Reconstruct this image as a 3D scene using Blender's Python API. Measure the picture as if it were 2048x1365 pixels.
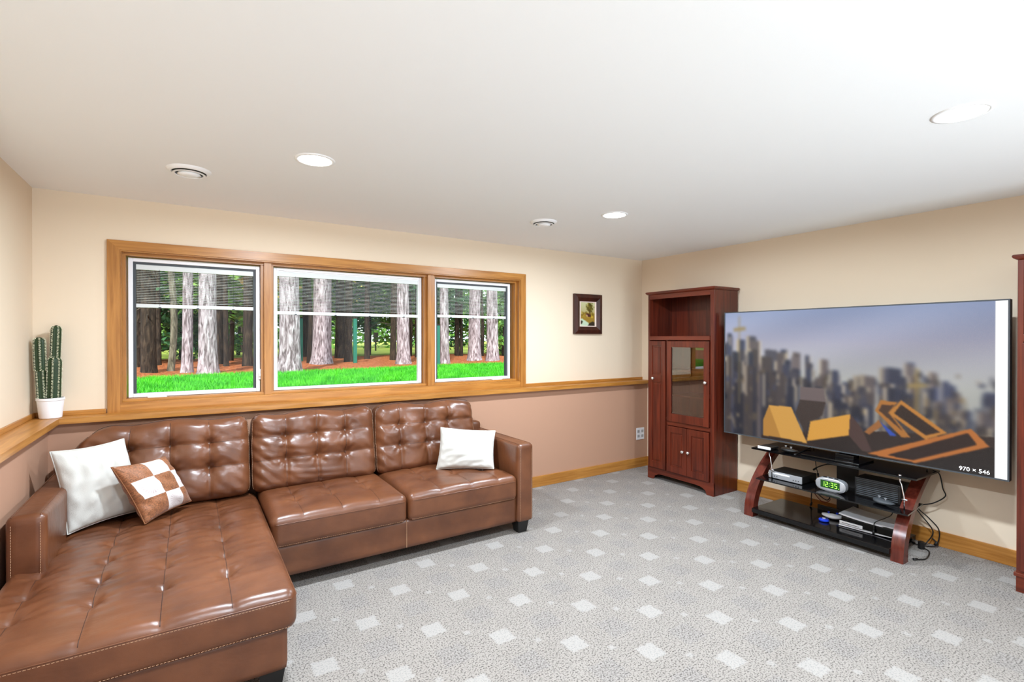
import bpy, bmesh, math, random
import numpy as np
from mathutils import Vector, Matrix

random.seed(7)
rng = np.random.default_rng(11)
for o in list(bpy.data.objects):
    bpy.data.objects.remove(o)
C = bpy.context.scene.collection
SC = bpy.context.scene
PI = math.pi

# ------------------------------------------------------------------ camera
cam_d = bpy.data.cameras.new('camera')
cam_d.sensor_width = 36.0
cam_d.lens = 36.0 * 1000.68 / 2048.0
cam_d.clip_start = 0.05
cam_d.clip_end = 300
cam = bpy.data.objects.new('camera', cam_d)
cam.location = (0, 0, 1.5057)
cam.rotation_euler = (math.radians(90 - 0.292), 0, math.radians(-32.782))
C.objects.link(cam)
SC.camera = cam

# ------------------------------------------------------------------ render look
SC.view_settings.view_transform = 'Standard'
SC.view_settings.look = 'None'
SC.view_settings.exposure = 0.37
SC.view_settings.gamma = 1.0
SC.view_settings.use_curve_mapping = False
SC.cycles.use_denoising = True
SC.cycles.use_adaptive_sampling = True
SC.cycles.adaptive_threshold = 0.025
SC.cycles.max_bounces = 9
SC.cycles.diffuse_bounces = 5
SC.cycles.glossy_bounces = 5
SC.cycles.transparent_max_bounces = 12
SC.cycles.sample_clamp_indirect = 6.0
SC.cycles.caustics_reflective = False
SC.cycles.caustics_refractive = False

# ------------------------------------------------------------------ world: bright overcast sky
world = bpy.data.worlds.new('sky')
SC.world = world
world.use_nodes = True
bg = world.node_tree.nodes['Background']
bg.inputs['Color'].default_value = (0.86, 0.93, 1.0, 1)
bg.inputs['Strength'].default_value = 1.5

# ------------------------------------------------------------------ sun (falls on the garden, over the roof of the house)
sun_d = bpy.data.lights.new('sun', 'SUN')
sun_d.energy = 4.5
sun_d.angle = math.radians(3)
sun_d.color = (1.0, 0.95, 0.86)
sun = bpy.data.objects.new('sun', sun_d)
sun.rotation_euler = (math.radians(52), 0, math.radians(-28))
sun.location = (0, -6, 12)
C.objects.link(sun)

# added fill light, unseen behind the camera, aimed up to brighten the ceiling
fill_l = bpy.data.lights.new('ceiling_fill_light', 'AREA')
fill_l.shape = 'RECTANGLE'
fill_l.size = 4.2
fill_l.size_y = 0.3
fill_l.energy = 68
fill_l.spread = math.radians(84)
fill_l.color = (0.83, 0.95, 1.05)
dl = bpy.data.objects.new('ceiling_fill_light', fill_l)
dl.location = (1.8, -3.05, 0.16)
dl.rotation_euler = (math.radians(90+42), 0, 0)
C.objects.link(dl)
LAMP_W = 47.0       # each recessed ceiling lamp

# ------------------------------------------------------------------ room numbers
XR, XL = 4.568, -0.818        # right wall, upper left wall
YU, YL = 4.211, 4.123         # upper / lower back wall
XLL = -0.735                  # lower left wall
H = 2.44
YB = -3.2                     # rear wall
LEDGE = 1.015

# ------------------------------------------------------------------ helpers
def s2l(r, g, b):
    f = lambda c: (c/255/12.92) if c/255 <= 0.04045 else ((c/255+0.055)/1.055)**2.4
    return (f(r), f(g), f(b), 1.0)

def tag(o, label=None, cat=None, group=None, kind=None):
    if label: o['label'] = label
    if cat: o['category'] = cat
    if group: o['group'] = group
    if kind: o['kind'] = kind
    return o

def attach(o, parent):
    if parent is not None:
        o.parent = parent
        if parent.type == 'EMPTY':
            o.matrix_parent_inverse = Matrix.Translation(-Vector(parent['_loc']))
    return o

def empty(name, loc, label=None, cat=None, group=None, kind=None):
    o = bpy.data.objects.new(name, None)
    o.empty_display_size = 0.05
    o.location = loc
    o['_loc'] = list(loc)
    C.objects.link(o)
    return tag(o, label, cat, group, kind)

def mesh(name, verts, faces, mat, parent=None, smooth=False):
    me = bpy.data.meshes.new(name)
    me.from_pydata([tuple(v) for v in verts], [], [tuple(f) for f in faces])
    me.validate()
    if smooth:
        me.polygons.foreach_set('use_smooth', [True]*len(me.polygons))
    me.materials.append(mat)
    o = bpy.data.objects.new(name, me)
    C.objects.link(o)
    if name in ('stitching', 'spines', 'buttons', 'dead_branches'): o['kind'] = 'stuff'
    return attach(o, parent)

class MB:
    """collects boxes, prisms, tubes and lathes, all in world coordinates, into one mesh"""
    def __init__(s): s.v = []; s.f = []
    def add(s, vs, fs):
        n = len(s.v)
        s.v += [tuple(v) for v in vs]
        s.f += [tuple(i+n for i in f) for f in fs]
        return s
    def box(s, x0, x1, y0, y1, z0, z1, bev=0.0):
        if x1 < x0: x0, x1 = x1, x0
        if y1 < y0: y0, y1 = y1, y0
        if z1 < z0: z0, z1 = z1, z0
        if bev <= 0:
            return s.add([(x0,y0,z0),(x1,y0,z0),(x1,y1,z0),(x0,y1,z0),(x0,y0,z1),(x1,y0,z1),(x1,y1,z1),(x0,y1,z1)],
                [(0,3,2,1),(4,5,6,7),(0,1,5,4),(1,2,6,5),(2,3,7,6),(3,0,4,7)])
        bm = bmesh.new()
        bmesh.ops.create_cube(bm, size=1)
        for v in bm.verts:
            v.co = Vector(((x0+x1)/2+v.co.x*(x1-x0), (y0+y1)/2+v.co.y*(y1-y0), (z0+z1)/2+v.co.z*(z1-z0)))
        bmesh.ops.bevel(bm, geom=bm.edges[:], offset=bev, segments=2, profile=0.6, affect='EDGES')
        bm.verts.index_update()
        s.add([v.co[:] for v in bm.verts], [[v.index for v in f.verts] for f in bm.faces])
        bm.free()
        return s
    def prism(s, pts, axis, a, b):
        """closed polygon pts (2D) extruded along axis from a to b"""
        n = len(pts)
        def P(p, t):
            return {'x': (t, p[0], p[1]), 'y': (p[0], t, p[1]), 'z': (p[0], p[1], t)}[axis]
        vs = [P(p, a) for p in pts] + [P(p, b) for p in pts]
        fs = [tuple(range(n)), tuple(range(2*n-1, n-1, -1))] + [(i, i+n, (i+1) % n+n, (i+1) % n) for i in range(n)]
        return s.add(vs, fs)
    def tube(s, pts, r, n=8, cap=True):
        pts = [Vector(p) for p in pts]
        rs = r if isinstance(r, (list, tuple)) else [r]*len(pts)
        vs, fs = [], []
        up = Vector((0, 0, 1))
        prev = None
        for i, p in enumerate(pts):
            t = (pts[min(i+1, len(pts)-1)] - pts[max(i-1, 0)])
            if t.length < 1e-9: t = Vector((0, 0, 1))
            t.normalize()
            if prev is None:
                a = t.cross(up if abs(t.z) < 0.9 else Vector((1, 0, 0)))
            else:
                a = prev - t*prev.dot(t)
                if a.length < 1e-6: a = t.cross(up)
            a.normalize(); prev = a
            b = t.cross(a)
            for k in range(n):
                an = 2*PI*k/n
                vs.append(p + (a*math.cos(an)+b*math.sin(an))*rs[i])
        m = len(pts)
        for i in range(m-1):
            for k in range(n):
                fs.append((i*n+k, i*n+(k+1) % n, (i+1)*n+(k+1) % n, (i+1)*n+k))
        if cap:
            fs.append(tuple(range(n-1, -1, -1))); fs.append(tuple(range((m-1)*n, m*n)))
        return s.add(vs, fs)
    def lathe(s, prof, c, n=32):
        """profile of (radius, z) about the vertical axis through c"""
        vs, fs = [], []
        for r, z in prof:
            for k in range(n):
                a = 2*PI*k/n
                vs.append((c[0]+r*math.cos(a), c[1]+r*math.sin(a), c[2]+z))
        for i in range(len(prof)-1):
            for k in range(n):
                fs.append((i*n+k, i*n+(k+1) % n, (i+1)*n+(k+1) % n, (i+1)*n+k))
        return s.add(vs, fs)
    def sphere(s, c, rx, ry, rz, n=12, m=8):
        vs, fs = [], []
        for i in range(m+1):
            t = PI*i/m
            for k in range(n):
                a = 2*PI*k/n
                vs.append((c[0]+rx*math.sin(t)*math.cos(a), c[1]+ry*math.sin(t)*math.sin(a), c[2]+rz*math.cos(t)))
        for i in range(m):
            for k in range(n):
                fs.append((i*n+k, (i+1)*n+k, (i+1)*n+(k+1) % n, i*n+(k+1) % n))
        return s.add(vs, fs)
    def build(s, name, mat, parent=None, smooth=False):
        return mesh(name, s.v, s.f, mat, parent, smooth)

def autosmooth(o, deg=35):
    me = o.data
    me.polygons.foreach_set('use_smooth', [True]*len(me.polygons))
    me.update()
    try:
        me.set_sharp_from_angle(angle=math.radians(deg))
    except Exception:
        pass
    return o

def boxo(name, x0, x1, y0, y1, z0, z1, mat, parent=None, bev=0.0):
    return MB().box(x0, x1, y0, y1, z0, z1, bev).build(name, mat, parent)

def spline(pts, k=8):
    """Catmull-Rom through pts"""
    P = [np.array(p, float) for p in pts]
    P = [2*P[0]-P[1]] + P + [2*P[-1]-P[-2]]
    out = []
    for i in range(1, len(P)-2):
        for j in range(k):
            t = j/k
            a, b, c, d = P[i-1], P[i], P[i+1], P[i+2]
            out.append(0.5*((2*b)+(-a+c)*t+(2*a-5*b+4*c-d)*t*t+(-a+3*b-3*c+d)*t**3))
    out.append(P[-2])
    return [tuple(p) for p in out]

# ------------------------------------------------------------------ materials
def new_mat(name):
    m = bpy.data.materials.new(name)
    m.use_nodes = True
    nt = m.node_tree
    b = nt.nodes['Principled BSDF']
    return m, nt, b

def plain(name, rgb, rough=0.5, metal=0.0, spec=0.5, bump=None, var=0.0, varscale=8.0):
    m, nt, b = new_mat(name)
    col = s2l(*rgb)
    b.inputs['Base Color'].default_value = col
    b.inputs['Roughness'].default_value = rough
    b.inputs['Metallic'].default_value = metal
    b.inputs['Specular IOR Level'].default_value = spec
    tc = nt.nodes.new('ShaderNodeTexCoord')
    if var > 0:
        n = nt.nodes.new('ShaderNodeTexNoise'); n.inputs['Scale'].default_value = varscale
        nt.links.new(tc.outputs['Object'], n.inputs['Vector'])
        mx = nt.nodes.new('ShaderNodeMixRGB'); mx.blend_type = 'MULTIPLY'
        mx.inputs[0].default_value = var
        mx.inputs[1].default_value = col
        nt.links.new(n.outputs['Fac'], mx.inputs[2])
        nt.links.new(mx.outputs[0], b.inputs['Base Color'])
    if bump:
        sc, st = bump
        n = nt.nodes.new('ShaderNodeTexNoise'); n.inputs['Scale'].default_value = sc
        n.inputs['Detail'].default_value = 3
        nt.links.new(tc.outputs['Object'], n.inputs['Vector'])
        bp = nt.nodes.new('ShaderNodeBump'); bp.inputs['Strength'].default_value = st
        bp.inputs['Distance'].default_value = 0.002
        nt.links.new(n.outputs['Fac'], bp.inputs['Height'])
        nt.links.new(bp.outputs[0], b.inputs['Normal'])
    return m

def wood(name, dark, light, scale=(1, 1, 1), rough=0.35, grain=14.0, spec=0.5):
    m, nt, b = new_mat(name)
    tc = nt.nodes.new('ShaderNodeTexCoord')
    mp = nt.nodes.new('ShaderNodeMapping'); mp.inputs['Scale'].default_value = scale
    nt.links.new(tc.outputs['Object'], mp.inputs['Vector'])
    n = nt.nodes.new('ShaderNodeTexNoise')
    n.inputs['Scale'].default_value = grain; n.inputs['Detail'].default_value = 5
    n.inputs['Distortion'].default_value = 0.6
    nt.links.new(mp.outputs[0], n.inputs['Vector'])
    r = nt.nodes.new('ShaderNodeValToRGB')
    r.color_ramp.elements[0].position = 0.32; r.color_ramp.elements[0].color = s2l(*dark)
    r.color_ramp.elements[1].position = 0.68; r.color_ramp.elements[1].color = s2l(*light)
    nt.links.new(n.outputs['Fac'], r.inputs[0])
    nt.links.new(r.outputs[0], b.inputs['Base Color'])
    b.inputs['Roughness'].default_value = rough
    b.inputs['Specular IOR Level'].default_value = spec
    return m

def emit(name, rgb, strength):
    m, nt, b = new_mat(name)
    b.inputs['Base Color'].default_value = s2l(*rgb)
    b.inputs['Emission Color'].default_value = s2l(*rgb)
    b.inputs['Emission Strength'].default_value = strength
    return m

def thin_glass(name, tint=(1, 1, 1), refl=0.06, rough=0.0):
    """clear pane: mostly transparent with a fresnel reflection"""
    m = bpy.data.materials.new(name); m.use_nodes = True
    nt = m.node_tree; nt.nodes.clear()
    out = nt.nodes.new('ShaderNodeOutputMaterial')
    tr = nt.nodes.new('ShaderNodeBsdfTransparent'); tr.inputs[0].default_value = (*tint, 1)
    gl = nt.nodes.new('ShaderNodeBsdfGlossy'); gl.inputs['Roughness'].default_value = rough
    fr = nt.nodes.new('ShaderNodeFresnel'); fr.inputs['IOR'].default_value = 1.45
    mul = nt.nodes.new('ShaderNodeMath'); mul.operation = 'MULTIPLY'; mul.inputs[1].default_value = refl/0.04
    mul.use_clamp = True
    mx = nt.nodes.new('ShaderNodeMixShader')
    nt.links.new(fr.outputs[0], mul.inputs[0]); nt.links.new(mul.outputs[0], mx.inputs[0])
    nt.links.new(tr.outputs[0], mx.inputs[1]); nt.links.new(gl.outputs[0], mx.inputs[2])
    nt.links.new(mx.outputs[0], out.inputs[0])
    return m

def vcol_mat(name, rough=0.4, emis=0.0, base=1.0):
    m, nt, b = new_mat(name)
    a = nt.nodes.new('ShaderNodeAttribute'); a.attribute_name = 'Col'
    if emis > 0:
        b.inputs['Base Color'].default_value = (0.01, 0.01, 0.01, 1)
        nt.links.new(a.outputs['Color'], b.inputs['Emission Color'])
        b.inputs['Emission Strength'].default_value = emis
    else:
        nt.links.new(a.outputs['Color'], b.inputs['Base Color'])
    b.inputs['Roughness'].default_value = rough
    return m

def leather_mat():
    m, nt, b = new_mat('brown_leather')
    tc = nt.nodes.new('ShaderNodeTexCoord')
    n = nt.nodes.new('ShaderNodeTexNoise'); n.inputs['Scale'].default_value = 5; n.inputs['Detail'].default_value = 4
    nt.links.new(tc.outputs['Object'], n.inputs['Vector'])
    r = nt.nodes.new('ShaderNodeValToRGB')
    r.color_ramp.elements[0].position = 0.3; r.color_ramp.elements[0].color = s2l(88, 50, 30)
    r.color_ramp.elements[1].position = 0.7; r.color_ramp.elements[1].color = s2l(116, 70, 43)
    nt.links.new(n.outputs['Fac'], r.inputs[0]); nt.links.new(r.outputs[0], b.inputs['Base Color'])
    # soft creases and fine grain
    mp = nt.nodes.new('ShaderNodeMapping'); mp.inputs['Scale'].default_value = (5, 14, 8)
    mp.inputs['Rotation'].default_value = (0.2, 0.1, 0.35)
    nt.links.new(tc.outputs['Object'], mp.inputs['Vector'])
    w = nt.nodes.new('ShaderNodeTexNoise'); w.inputs['Scale'].default_value = 1.6; w.inputs['Detail'].default_value = 3
    w.inputs['Distortion'].default_value = 0.3
    nt.links.new(mp.outputs[0], w.inputs['Vector'])
    g = nt.nodes.new('ShaderNodeTexVoronoi'); g.inputs['Scale'].default_value = 420
    nt.links.new(tc.outputs['Object'], g.inputs['Vector'])
    b1 = nt.nodes.new('ShaderNodeBump'); b1.inputs['Strength'].default_value = 0.3; b1.inputs['Distance'].default_value = 0.008
    nt.links.new(w.outputs['Fac'], b1.inputs['Height'])
    b2 = nt.nodes.new('ShaderNodeBump'); b2.inputs['Strength'].default_value = 0.10; b2.inputs['Distance'].default_value = 0.0008
    nt.links.new(g.outputs['Distance'], b2.inputs['Height']); nt.links.new(b1.outputs[0], b2.inputs['Normal'])
    nt.links.new(b2.outputs[0], b.inputs['Normal'])
    b.inputs['Roughness'].default_value = 0.33
    b.inputs['Specular IOR Level'].default_value = 0.6
    return m

def carpet_mat():
    """loop carpet: pale squares on a centred lattice 0.537 x 0.488 m, small squares and darker squares between them"""
    m, nt, b = new_mat('patterned_carpet')
    N = nt.nodes.new
    L = nt.links.new
    tc = N('ShaderNodeTexCoord')
    sep = N('ShaderNodeSeparateXYZ')
    # slight wobble of the square edges
    wob = N('ShaderNodeTexNoise'); wob.inputs['Scale'].default_value = 60
    L(tc.outputs['Object'], wob.inputs['Vector'])
    sub = N('ShaderNodeVectorMath'); sub.operation = 'SUBTRACT'; sub.inputs[1].default_value = (0.5, 0.5, 0.5)
    L(wob.outputs['Color'], sub.inputs[0])
    scl = N('ShaderNodeVectorMath'); scl.operation = 'SCALE'; scl.inputs['Scale'].default_value = 0.03
    L(sub.outputs[0], scl.inputs[0])
    addv = N('ShaderNodeVectorMath'); addv.operation = 'ADD'
    L(tc.outputs['Object'], addv.inputs[0]); L(scl.outputs[0], addv.inputs[1])
    L(addv.outputs[0], sep.inputs[0])
    PX, PY = 0.537, 0.488
    def math1(op, a, bv=None, cl=False):
        n = N('ShaderNodeMath'); n.operation = op; n.use_clamp = cl
        if isinstance(a, (int, float)): n.inputs[0].default_value = a
        else: L(a, n.inputs[0])
        if bv is not None:
            if isinstance(bv, (int, float)): n.inputs[1].default_value = bv
            else: L(bv, n.inputs[1])
        return n.outputs[0]
    def cellmask(ox, oy, half):
        def ax(out, off, per):
            a = math1('ADD', out, -off+per/2+per*40)
            a = math1('MODULO', a, per)
            a = math1('ADD', a, -per/2)
            a = math1('ABSOLUTE', a)
            a = math1('SUBTRACT', half, a)
            return math1('MULTIPLY', a, 110.0, True)
        return math1('MULTIPLY', ax(sep.outputs[0], ox, PX), ax(sep.outputs[1], oy, PY))
    big = math1('MAXIMUM', cellmask(0.786, 3.121, 0.057), cellmask(1.054, 2.877, 0.057))
    small = math1('MAXIMUM', cellmask(0.920, 2.999, 0.021), cellmask(1.188, 2.755, 0.021))
    small = math1('MULTIPLY', small, 0.8)
    light = math1('MAXIMUM', big, small)
    dark = math1('MAXIMUM', cellmask(1.054, 3.121, 0.075), cellmask(0.786, 2.877, 0.075))
    # loop speckle
    sp = N('ShaderNodeTexNoise'); sp.inputs['Scale'].default_value = 125; sp.inputs['Detail'].default_value = 2
    L(tc.outputs['Object'], sp.inputs['Vector'])
    spr = N('ShaderNodeValToRGB')
    spr.color_ramp.elements[0].position = 0.33; spr.color_ramp.elements[0].color = s2l(80, 75, 71)
    spr.color_ramp.elements[1].position = 0.52; spr.color_ramp.elements[1].color = s2l(152, 145, 138)
    L(sp.outputs['Fac'], spr.inputs[0])
    big_n = N('ShaderNodeTexNoise'); big_n.inputs['Scale'].default_value = 5.0; big_n.inputs['Detail'].default_value = 3
    L(tc.outputs['Object'], big_n.inputs['Vector'])
    mixn = N('ShaderNodeMixRGB'); mixn.blend_type = 'MULTIPLY'
    L(math1('MULTIPLY', big_n.outputs['Fac'], 0.35), mixn.inputs[0])
    L(spr.outputs[0], mixn.inputs[1]); mixn.inputs[2].default_value = s2l(200, 195, 190)
    spd = N('ShaderNodeValToRGB')
    spd.color_ramp.elements[0].position = 0.36; spd.color_ramp.elements[0].color = s2l(80, 75, 73)
    spd.color_ramp.elements[1].position = 0.60; spd.color_ramp.elements[1].color = s2l(146, 141, 138)
    L(sp.outputs['Fac'], spd.inputs[0])
    mixd = N('ShaderNodeMixRGB')
    L(math1('MULTIPLY', dark, 0.4), mixd.inputs[0]); L(mixn.outputs[0], mixd.inputs[1]); L(spd.outputs[0], mixd.inputs[2])
    spl = N('ShaderNodeValToRGB')
    spl.color_ramp.elements[0].position = 0.25; spl.color_ramp.elements[0].color = s2l(184, 181, 177)
    spl.color_ramp.elements[1].position = 0.6; spl.color_ramp.elements[1].color = s2l(168, 164, 159)
    L(sp.outputs['Fac'], spl.inputs[0])
    mixl = N('ShaderNodeMixRGB')
    L(math1('MULTIPLY', light, 0.42), mixl.inputs[0]); L(mixd.outputs[0], mixl.inputs[1]); L(spl.outputs[0], mixl.inputs[2])
    L(mixl.outputs[0], b.inputs['Base Color'])
    b.inputs['Roughness'].default_value = 0.95
    b.inputs['Specular IOR Level'].default_value = 0.1
    b.inputs['Sheen Weight'].default_value = 0.1
    bp = N('ShaderNodeBump'); bp.inputs['Strength'].default_value = 0.5; bp.inputs['Distance'].default_value = 0.004
    L(sp.outputs['Fac'], bp.inputs['Height']); L(bp.outputs[0], b.inputs['Normal'])
    return m

M = {}
M['wall'] = plain('beige_wall_paint', (226, 208, 184), 0.85, spec=0.2, bump=(220, 0.08))
M['wall_low'] = plain('tan_wall_paint', (182, 141, 116), 0.75, spec=0.25, bump=(220, 0.08))
M['ceil'] = plain('ceiling_white', (238, 238, 237), 0.9, spec=0.1, bump=(150, 0.05))
M['carpet'] = carpet_mat()
M['oak_x'] = wood('oak_trim_along_x', (158, 101, 38), (190, 132, 62), (0.9, 14, 14), 0.34, 3.0)
M['oak_y'] = wood('oak_trim_along_y', (158, 101, 38), (190, 132, 62), (14, 0.9, 14), 0.34, 3.0)
M['oak_z'] = wood('oak_trim_along_z', (150, 95, 36), (182, 124, 57), (14, 14, 0.9), 0.34, 3.0)
M['white_pl'] = plain('white_window_vinyl', (236, 236, 238), 0.4, bump=(90, 0.03))
M['gasket'] = plain('dark_gasket', (62, 66, 70), 0.6, bump=(90, 0.03))
M['blind'] = plain('blind_slat_aluminium', (214, 218, 216), 0.4, bump=(60, 0.02))
M['pane'] = thin_glass('window_glass', (0.98, 0.99, 0.985), 0.010)
M['leather'] = leather_mat()
M['seam'] = plain('dark_leather_seam', (52, 30, 22), 0.5, bump=(200, 0.1))
M['stitch'] = plain('tan_thread', (190, 150, 118), 0.8, bump=(400, 0.2))
M['black'] = plain('satin_black', (18, 17, 17), 0.45, bump=(120, 0.03))
M['gloss_black'] = plain('gloss_black', (8, 8, 10), 0.12, bump=(30, 0.01))
M['cherry'] = wood('cherry_wood_upright', (68, 23, 13), (104, 41, 24), (12, 12, 0.9), 0.28, 2.4)
M['cherry_y'] = wood('cherry_wood_cross', (76, 27, 15), (110, 45, 26), (12, 0.9, 12), 0.3, 2.4)
M['cherry_leg'] = wood('cherry_leg', (74, 28, 20), (106, 47, 35), (12, 12, 1.2), 0.22, 2.2)
M['knob'] = plain('brushed_nickel_knob', (214, 210, 204), 0.25, metal=0.6, bump=(80, 0.02))
M['cab_glass'] = thin_glass('cabinet_glass', (0.86, 0.84, 0.82), 0.09)
M['chrome'] = plain('chrome', (225, 225, 228), 0.12, metal=1.0, bump=(80, 0.01))
M['silver'] = plain('silver_plastic', (176, 178, 182), 0.35, metal=0.4, bump=(90, 0.02))
M['white'] = plain('white_plastic', (238, 238, 240), 0.3, bump=(60, 0.01))
M['blue'] = plain('blue_plastic', (28, 60, 190), 0.25, bump=(60, 0.01))
M['red'] = plain('red_cable', (110, 20, 16), 0.4, bump=(60, 0.01))
M['pot'] = plain('white_ceramic', (240, 240, 244), 0.3, bump=(40, 0.02))
M['soil'] = plain('dark_soil', (40, 30, 24), 0.95, bump=(120, 0.8))
M['cactus'] = plain('cactus_green', (32, 58, 22), 0.55, bump=(60, 0.15), var=0.5, varscale=30)
M['spine'] = plain('pale_spines', (226, 224, 196), 0.8, bump=(200, 0.2))
M['cloth'] = plain('white_woven_cloth', (202, 200, 193), 0.9, spec=0.2, bump=(420, 0.5))
M['brown_cloth'] = plain('brown_cloth', (130, 82, 48), 0.8, bump=(300, 0.3))
M['frame'] = wood('dark_frame_wood', (44, 20, 15), (70, 32, 22), (12, 12, 2), 0.3, 2.4)
M['liner'] = plain('pale_liner', (226, 205, 192), 0.8, bump=(200, 0.1))
M['lamp_lens'] = emit('lamp_lens', (255, 252, 244), 9.0)
M['lamp_trim'] = plain('lamp_trim_white', (244, 244, 244), 0.5, bump=(90, 0.02))
M['green_post'] = plain('green_post_paint', (24, 110, 92), 0.5, bump=(30, 0.1))
M['digit'] = emit('green_digits', (160, 255, 80), 1.5)
M['digit_bg'] = emit('green_display', (16, 60, 8), 0.22)

# =================================================================== ROOM SHELL
def struct(o): return tag(o, kind='structure')

struct(boxo('floor', XL-0.2, XR+0.2, YB-0.1, YL+0.1, -0.12, 0.0, M['carpet']))
struct(boxo('ceiling', XL-0.3, XR+0.3, YB-0.1, 4.55, H, H+0.2, M['ceil']))
# window opening
WX0, WX1, WZ0, WZ1 = -0.392, 2.803, 1.066, 2.098
w = MB()
w.box(XL-0.3, WX0, YU, 4.44, LEDGE-0.03, H)
w.box(WX1, XR+0.3, YU, 4.44, LEDGE-0.03, H)
w.box(WX0, WX1, YU, 4.44, LEDGE-0.03, WZ0)
w.box(WX0, WX1, YU, 4.44, WZ1, H)
wb = struct(w.build('wall_back', M['wall']))
struct(boxo('wall_back_lower', XLL-0.1, XR+0.1, YL, 4.44, -0.1, LEDGE-0.035, M['wall_low']))
struct(boxo('wall_left', XL-0.2, XL, YB, YU+0.05, LEDGE-0.03, H, M['wall']))
struct(boxo('wall_left_lower', XL-0.2, XLL, YB, YL+0.05, -0.1, LEDGE-0.035, M['wall_low']))
struct(boxo('wall_right', XR, XR+0.2, YB, YU+0.1, -0.1, H, M['wall']))
w = MB()
w.box(XL-0.2, -0.35, YB-0.15, YB, -0.1, H); w.box(3.95, XR+0.2, YB-0.15, YB, -0.1, H); w.box(-0.35, 3.95, YB-0.15, YB, 2.16, H)
struct(w.build('wall_rear', M['wall']))
dr = tag(empty('added_door_1', (1.8, YB, 0)), kind='structure')  # doors added out of view, to go with the added ceiling fill
f = MB()
for x in (-0.35, 0.72, 1.77, 2.82, 3.88):
    f.box(x, x+0.07, YB-0.12, YB-0.05, 0, 2.16)
f.box(-0.35, 3.95, YB-0.12, YB-0.05, 2.09, 2.16); f.box(-0.35, 3.95, YB-0.12, YB-0.05, 0, 0.08)
f.build('added_door_frame', M['white_pl'], dr)

# oak ledge capping the half walls (the two arms of the L, mitred at the corner)
FY, FX = 4.064, -0.673
tr = tag(empty('trim_1', (2, FY, LEDGE-0.035)), kind='structure')
m = MB(); m.prism([(XL, YU), (FX, FY), (XR, FY), (XR, YU)], 'z', LEDGE-0.036, LEDGE)
m.build('ledge_board', M['oak_x'], tr)
m = MB(); m.prism([(XL, YU), (XL, YB), (FX, YB), (FX, FY)], 'z', LEDGE-0.036, LEDGE)
m.build('ledge_board', M['oak_y'], tr)
# small moulding where the upper wall meets the ledge
tr = tag(empty('trim_2', (2, YU, LEDGE)), kind='structure')
boxo('moulding', XL+0.012, -0.462, YU-0.012, YU, LEDGE, LEDGE+0.03, M['oak_x'], tr, 0.003)
boxo('moulding', 2.868, XR, YU-0.012, YU, LEDGE, LEDGE+0.03, M['oak_x'], tr, 0.003)
boxo('moulding', XL, XL+0.012, YB, YU, LEDGE, LEDGE+0.03, M['oak_y'], tr, 0.003)
# baseboards
struct(boxo('baseboard_back', XLL, XR, YL-0.014, YL, 0, 0.108, M['oak_x'], None, 0.003))
struct(boxo('baseboard_right', XR-0.014, XR, YB, YL-0.014, 0, 0.11, M['oak_y'], None, 0.003))
struct(boxo('baseboard_left', XLL, XLL+0.014, YB, YL-0.014, 0, 0.108, M['oak_y'], None, 0.003))

# =================================================================== WINDOWS
tr = tag(empty('trim_3', (1.2, YU, WZ0)), kind='structure')
CX0, CX1, CZ1 = -0.455, 2.866, 2.156
m = MB(); m.prism([(CX0, LEDGE), (WX0+0.004, LEDGE), (WX0+0.004, WZ1-0.004), (CX0, CZ1)], 'y', YU-0.022, YU); m.build('casing_board', M['oak_z'], tr)
m = MB(); m.prism([(CX1, LEDGE), (WX1-0.004, LEDGE), (WX1-0.004, WZ1-0.004), (CX1, CZ1)], 'y', YU-0.022, YU); m.build('casing_board', M['oak_z'], tr)
m = MB(); m.prism([(CX0, CZ1), (CX1, CZ1), (WX1-0.004, WZ1-0.004), (WX0+0.004, WZ1-0.004)], 'y', YU-0.022, YU); m.build('casing_board', M['oak_x'], tr)
boxo('casing_board', WX0+0.004, WX1-0.004, YU-0.020, YU, LEDGE, WZ0+0.004, M['oak_x'], tr)
YS = 4.305                     # front of the sashes
# jamb lining of the whole opening, with a stepped stop
m = MB()
for d, y0, y1 in ((0.012, YU-0.012, 4.43), (0.030, 4.250, 4.43)):
    m.box(WX0, WX1, y0, y1, WZ1-d, WZ1); m.box(WX0, WX1, y0, y1, WZ0, WZ0+d)
m.build('jamb_lining', M['oak_x'], tr)
m = MB()
for d, y0, y1 in ((0.012, YU-0.012, 4.43), (0.030, 4.250, 4.43)):
    m.box(WX0, WX0+d, y0, y1, WZ0+d, WZ1-d); m.box(WX1-d, WX1, y0, y1, WZ0+d, WZ1-d)
m.build('jamb_lining', M['oak_z'], tr)
MUL = [(0.458, 0.546), (1.792, 1.900)]
for a, b in MUL:
    m = MB(); m.box(a, b, 4.262, 4.43, WZ0+0.012, WZ1-0.012)
    c0 = a+(b-a)*0.22; c1 = a+(b-a)*0.78
    m.box(c0, c1, 4.225, 4.262, WZ0+0.012, WZ1-0.012)
    m.build('mullion_post', M['oak_z'], tr)
SX = [(-0.354, 0.455), (0.553, 1.786), (1.906, 2.748)]
SZ0, SZ1 = 1.098, 2.062
RAIL = [(1.742, 1.724), (1.712, 1.704), (1.722, 1.710)]
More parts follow.
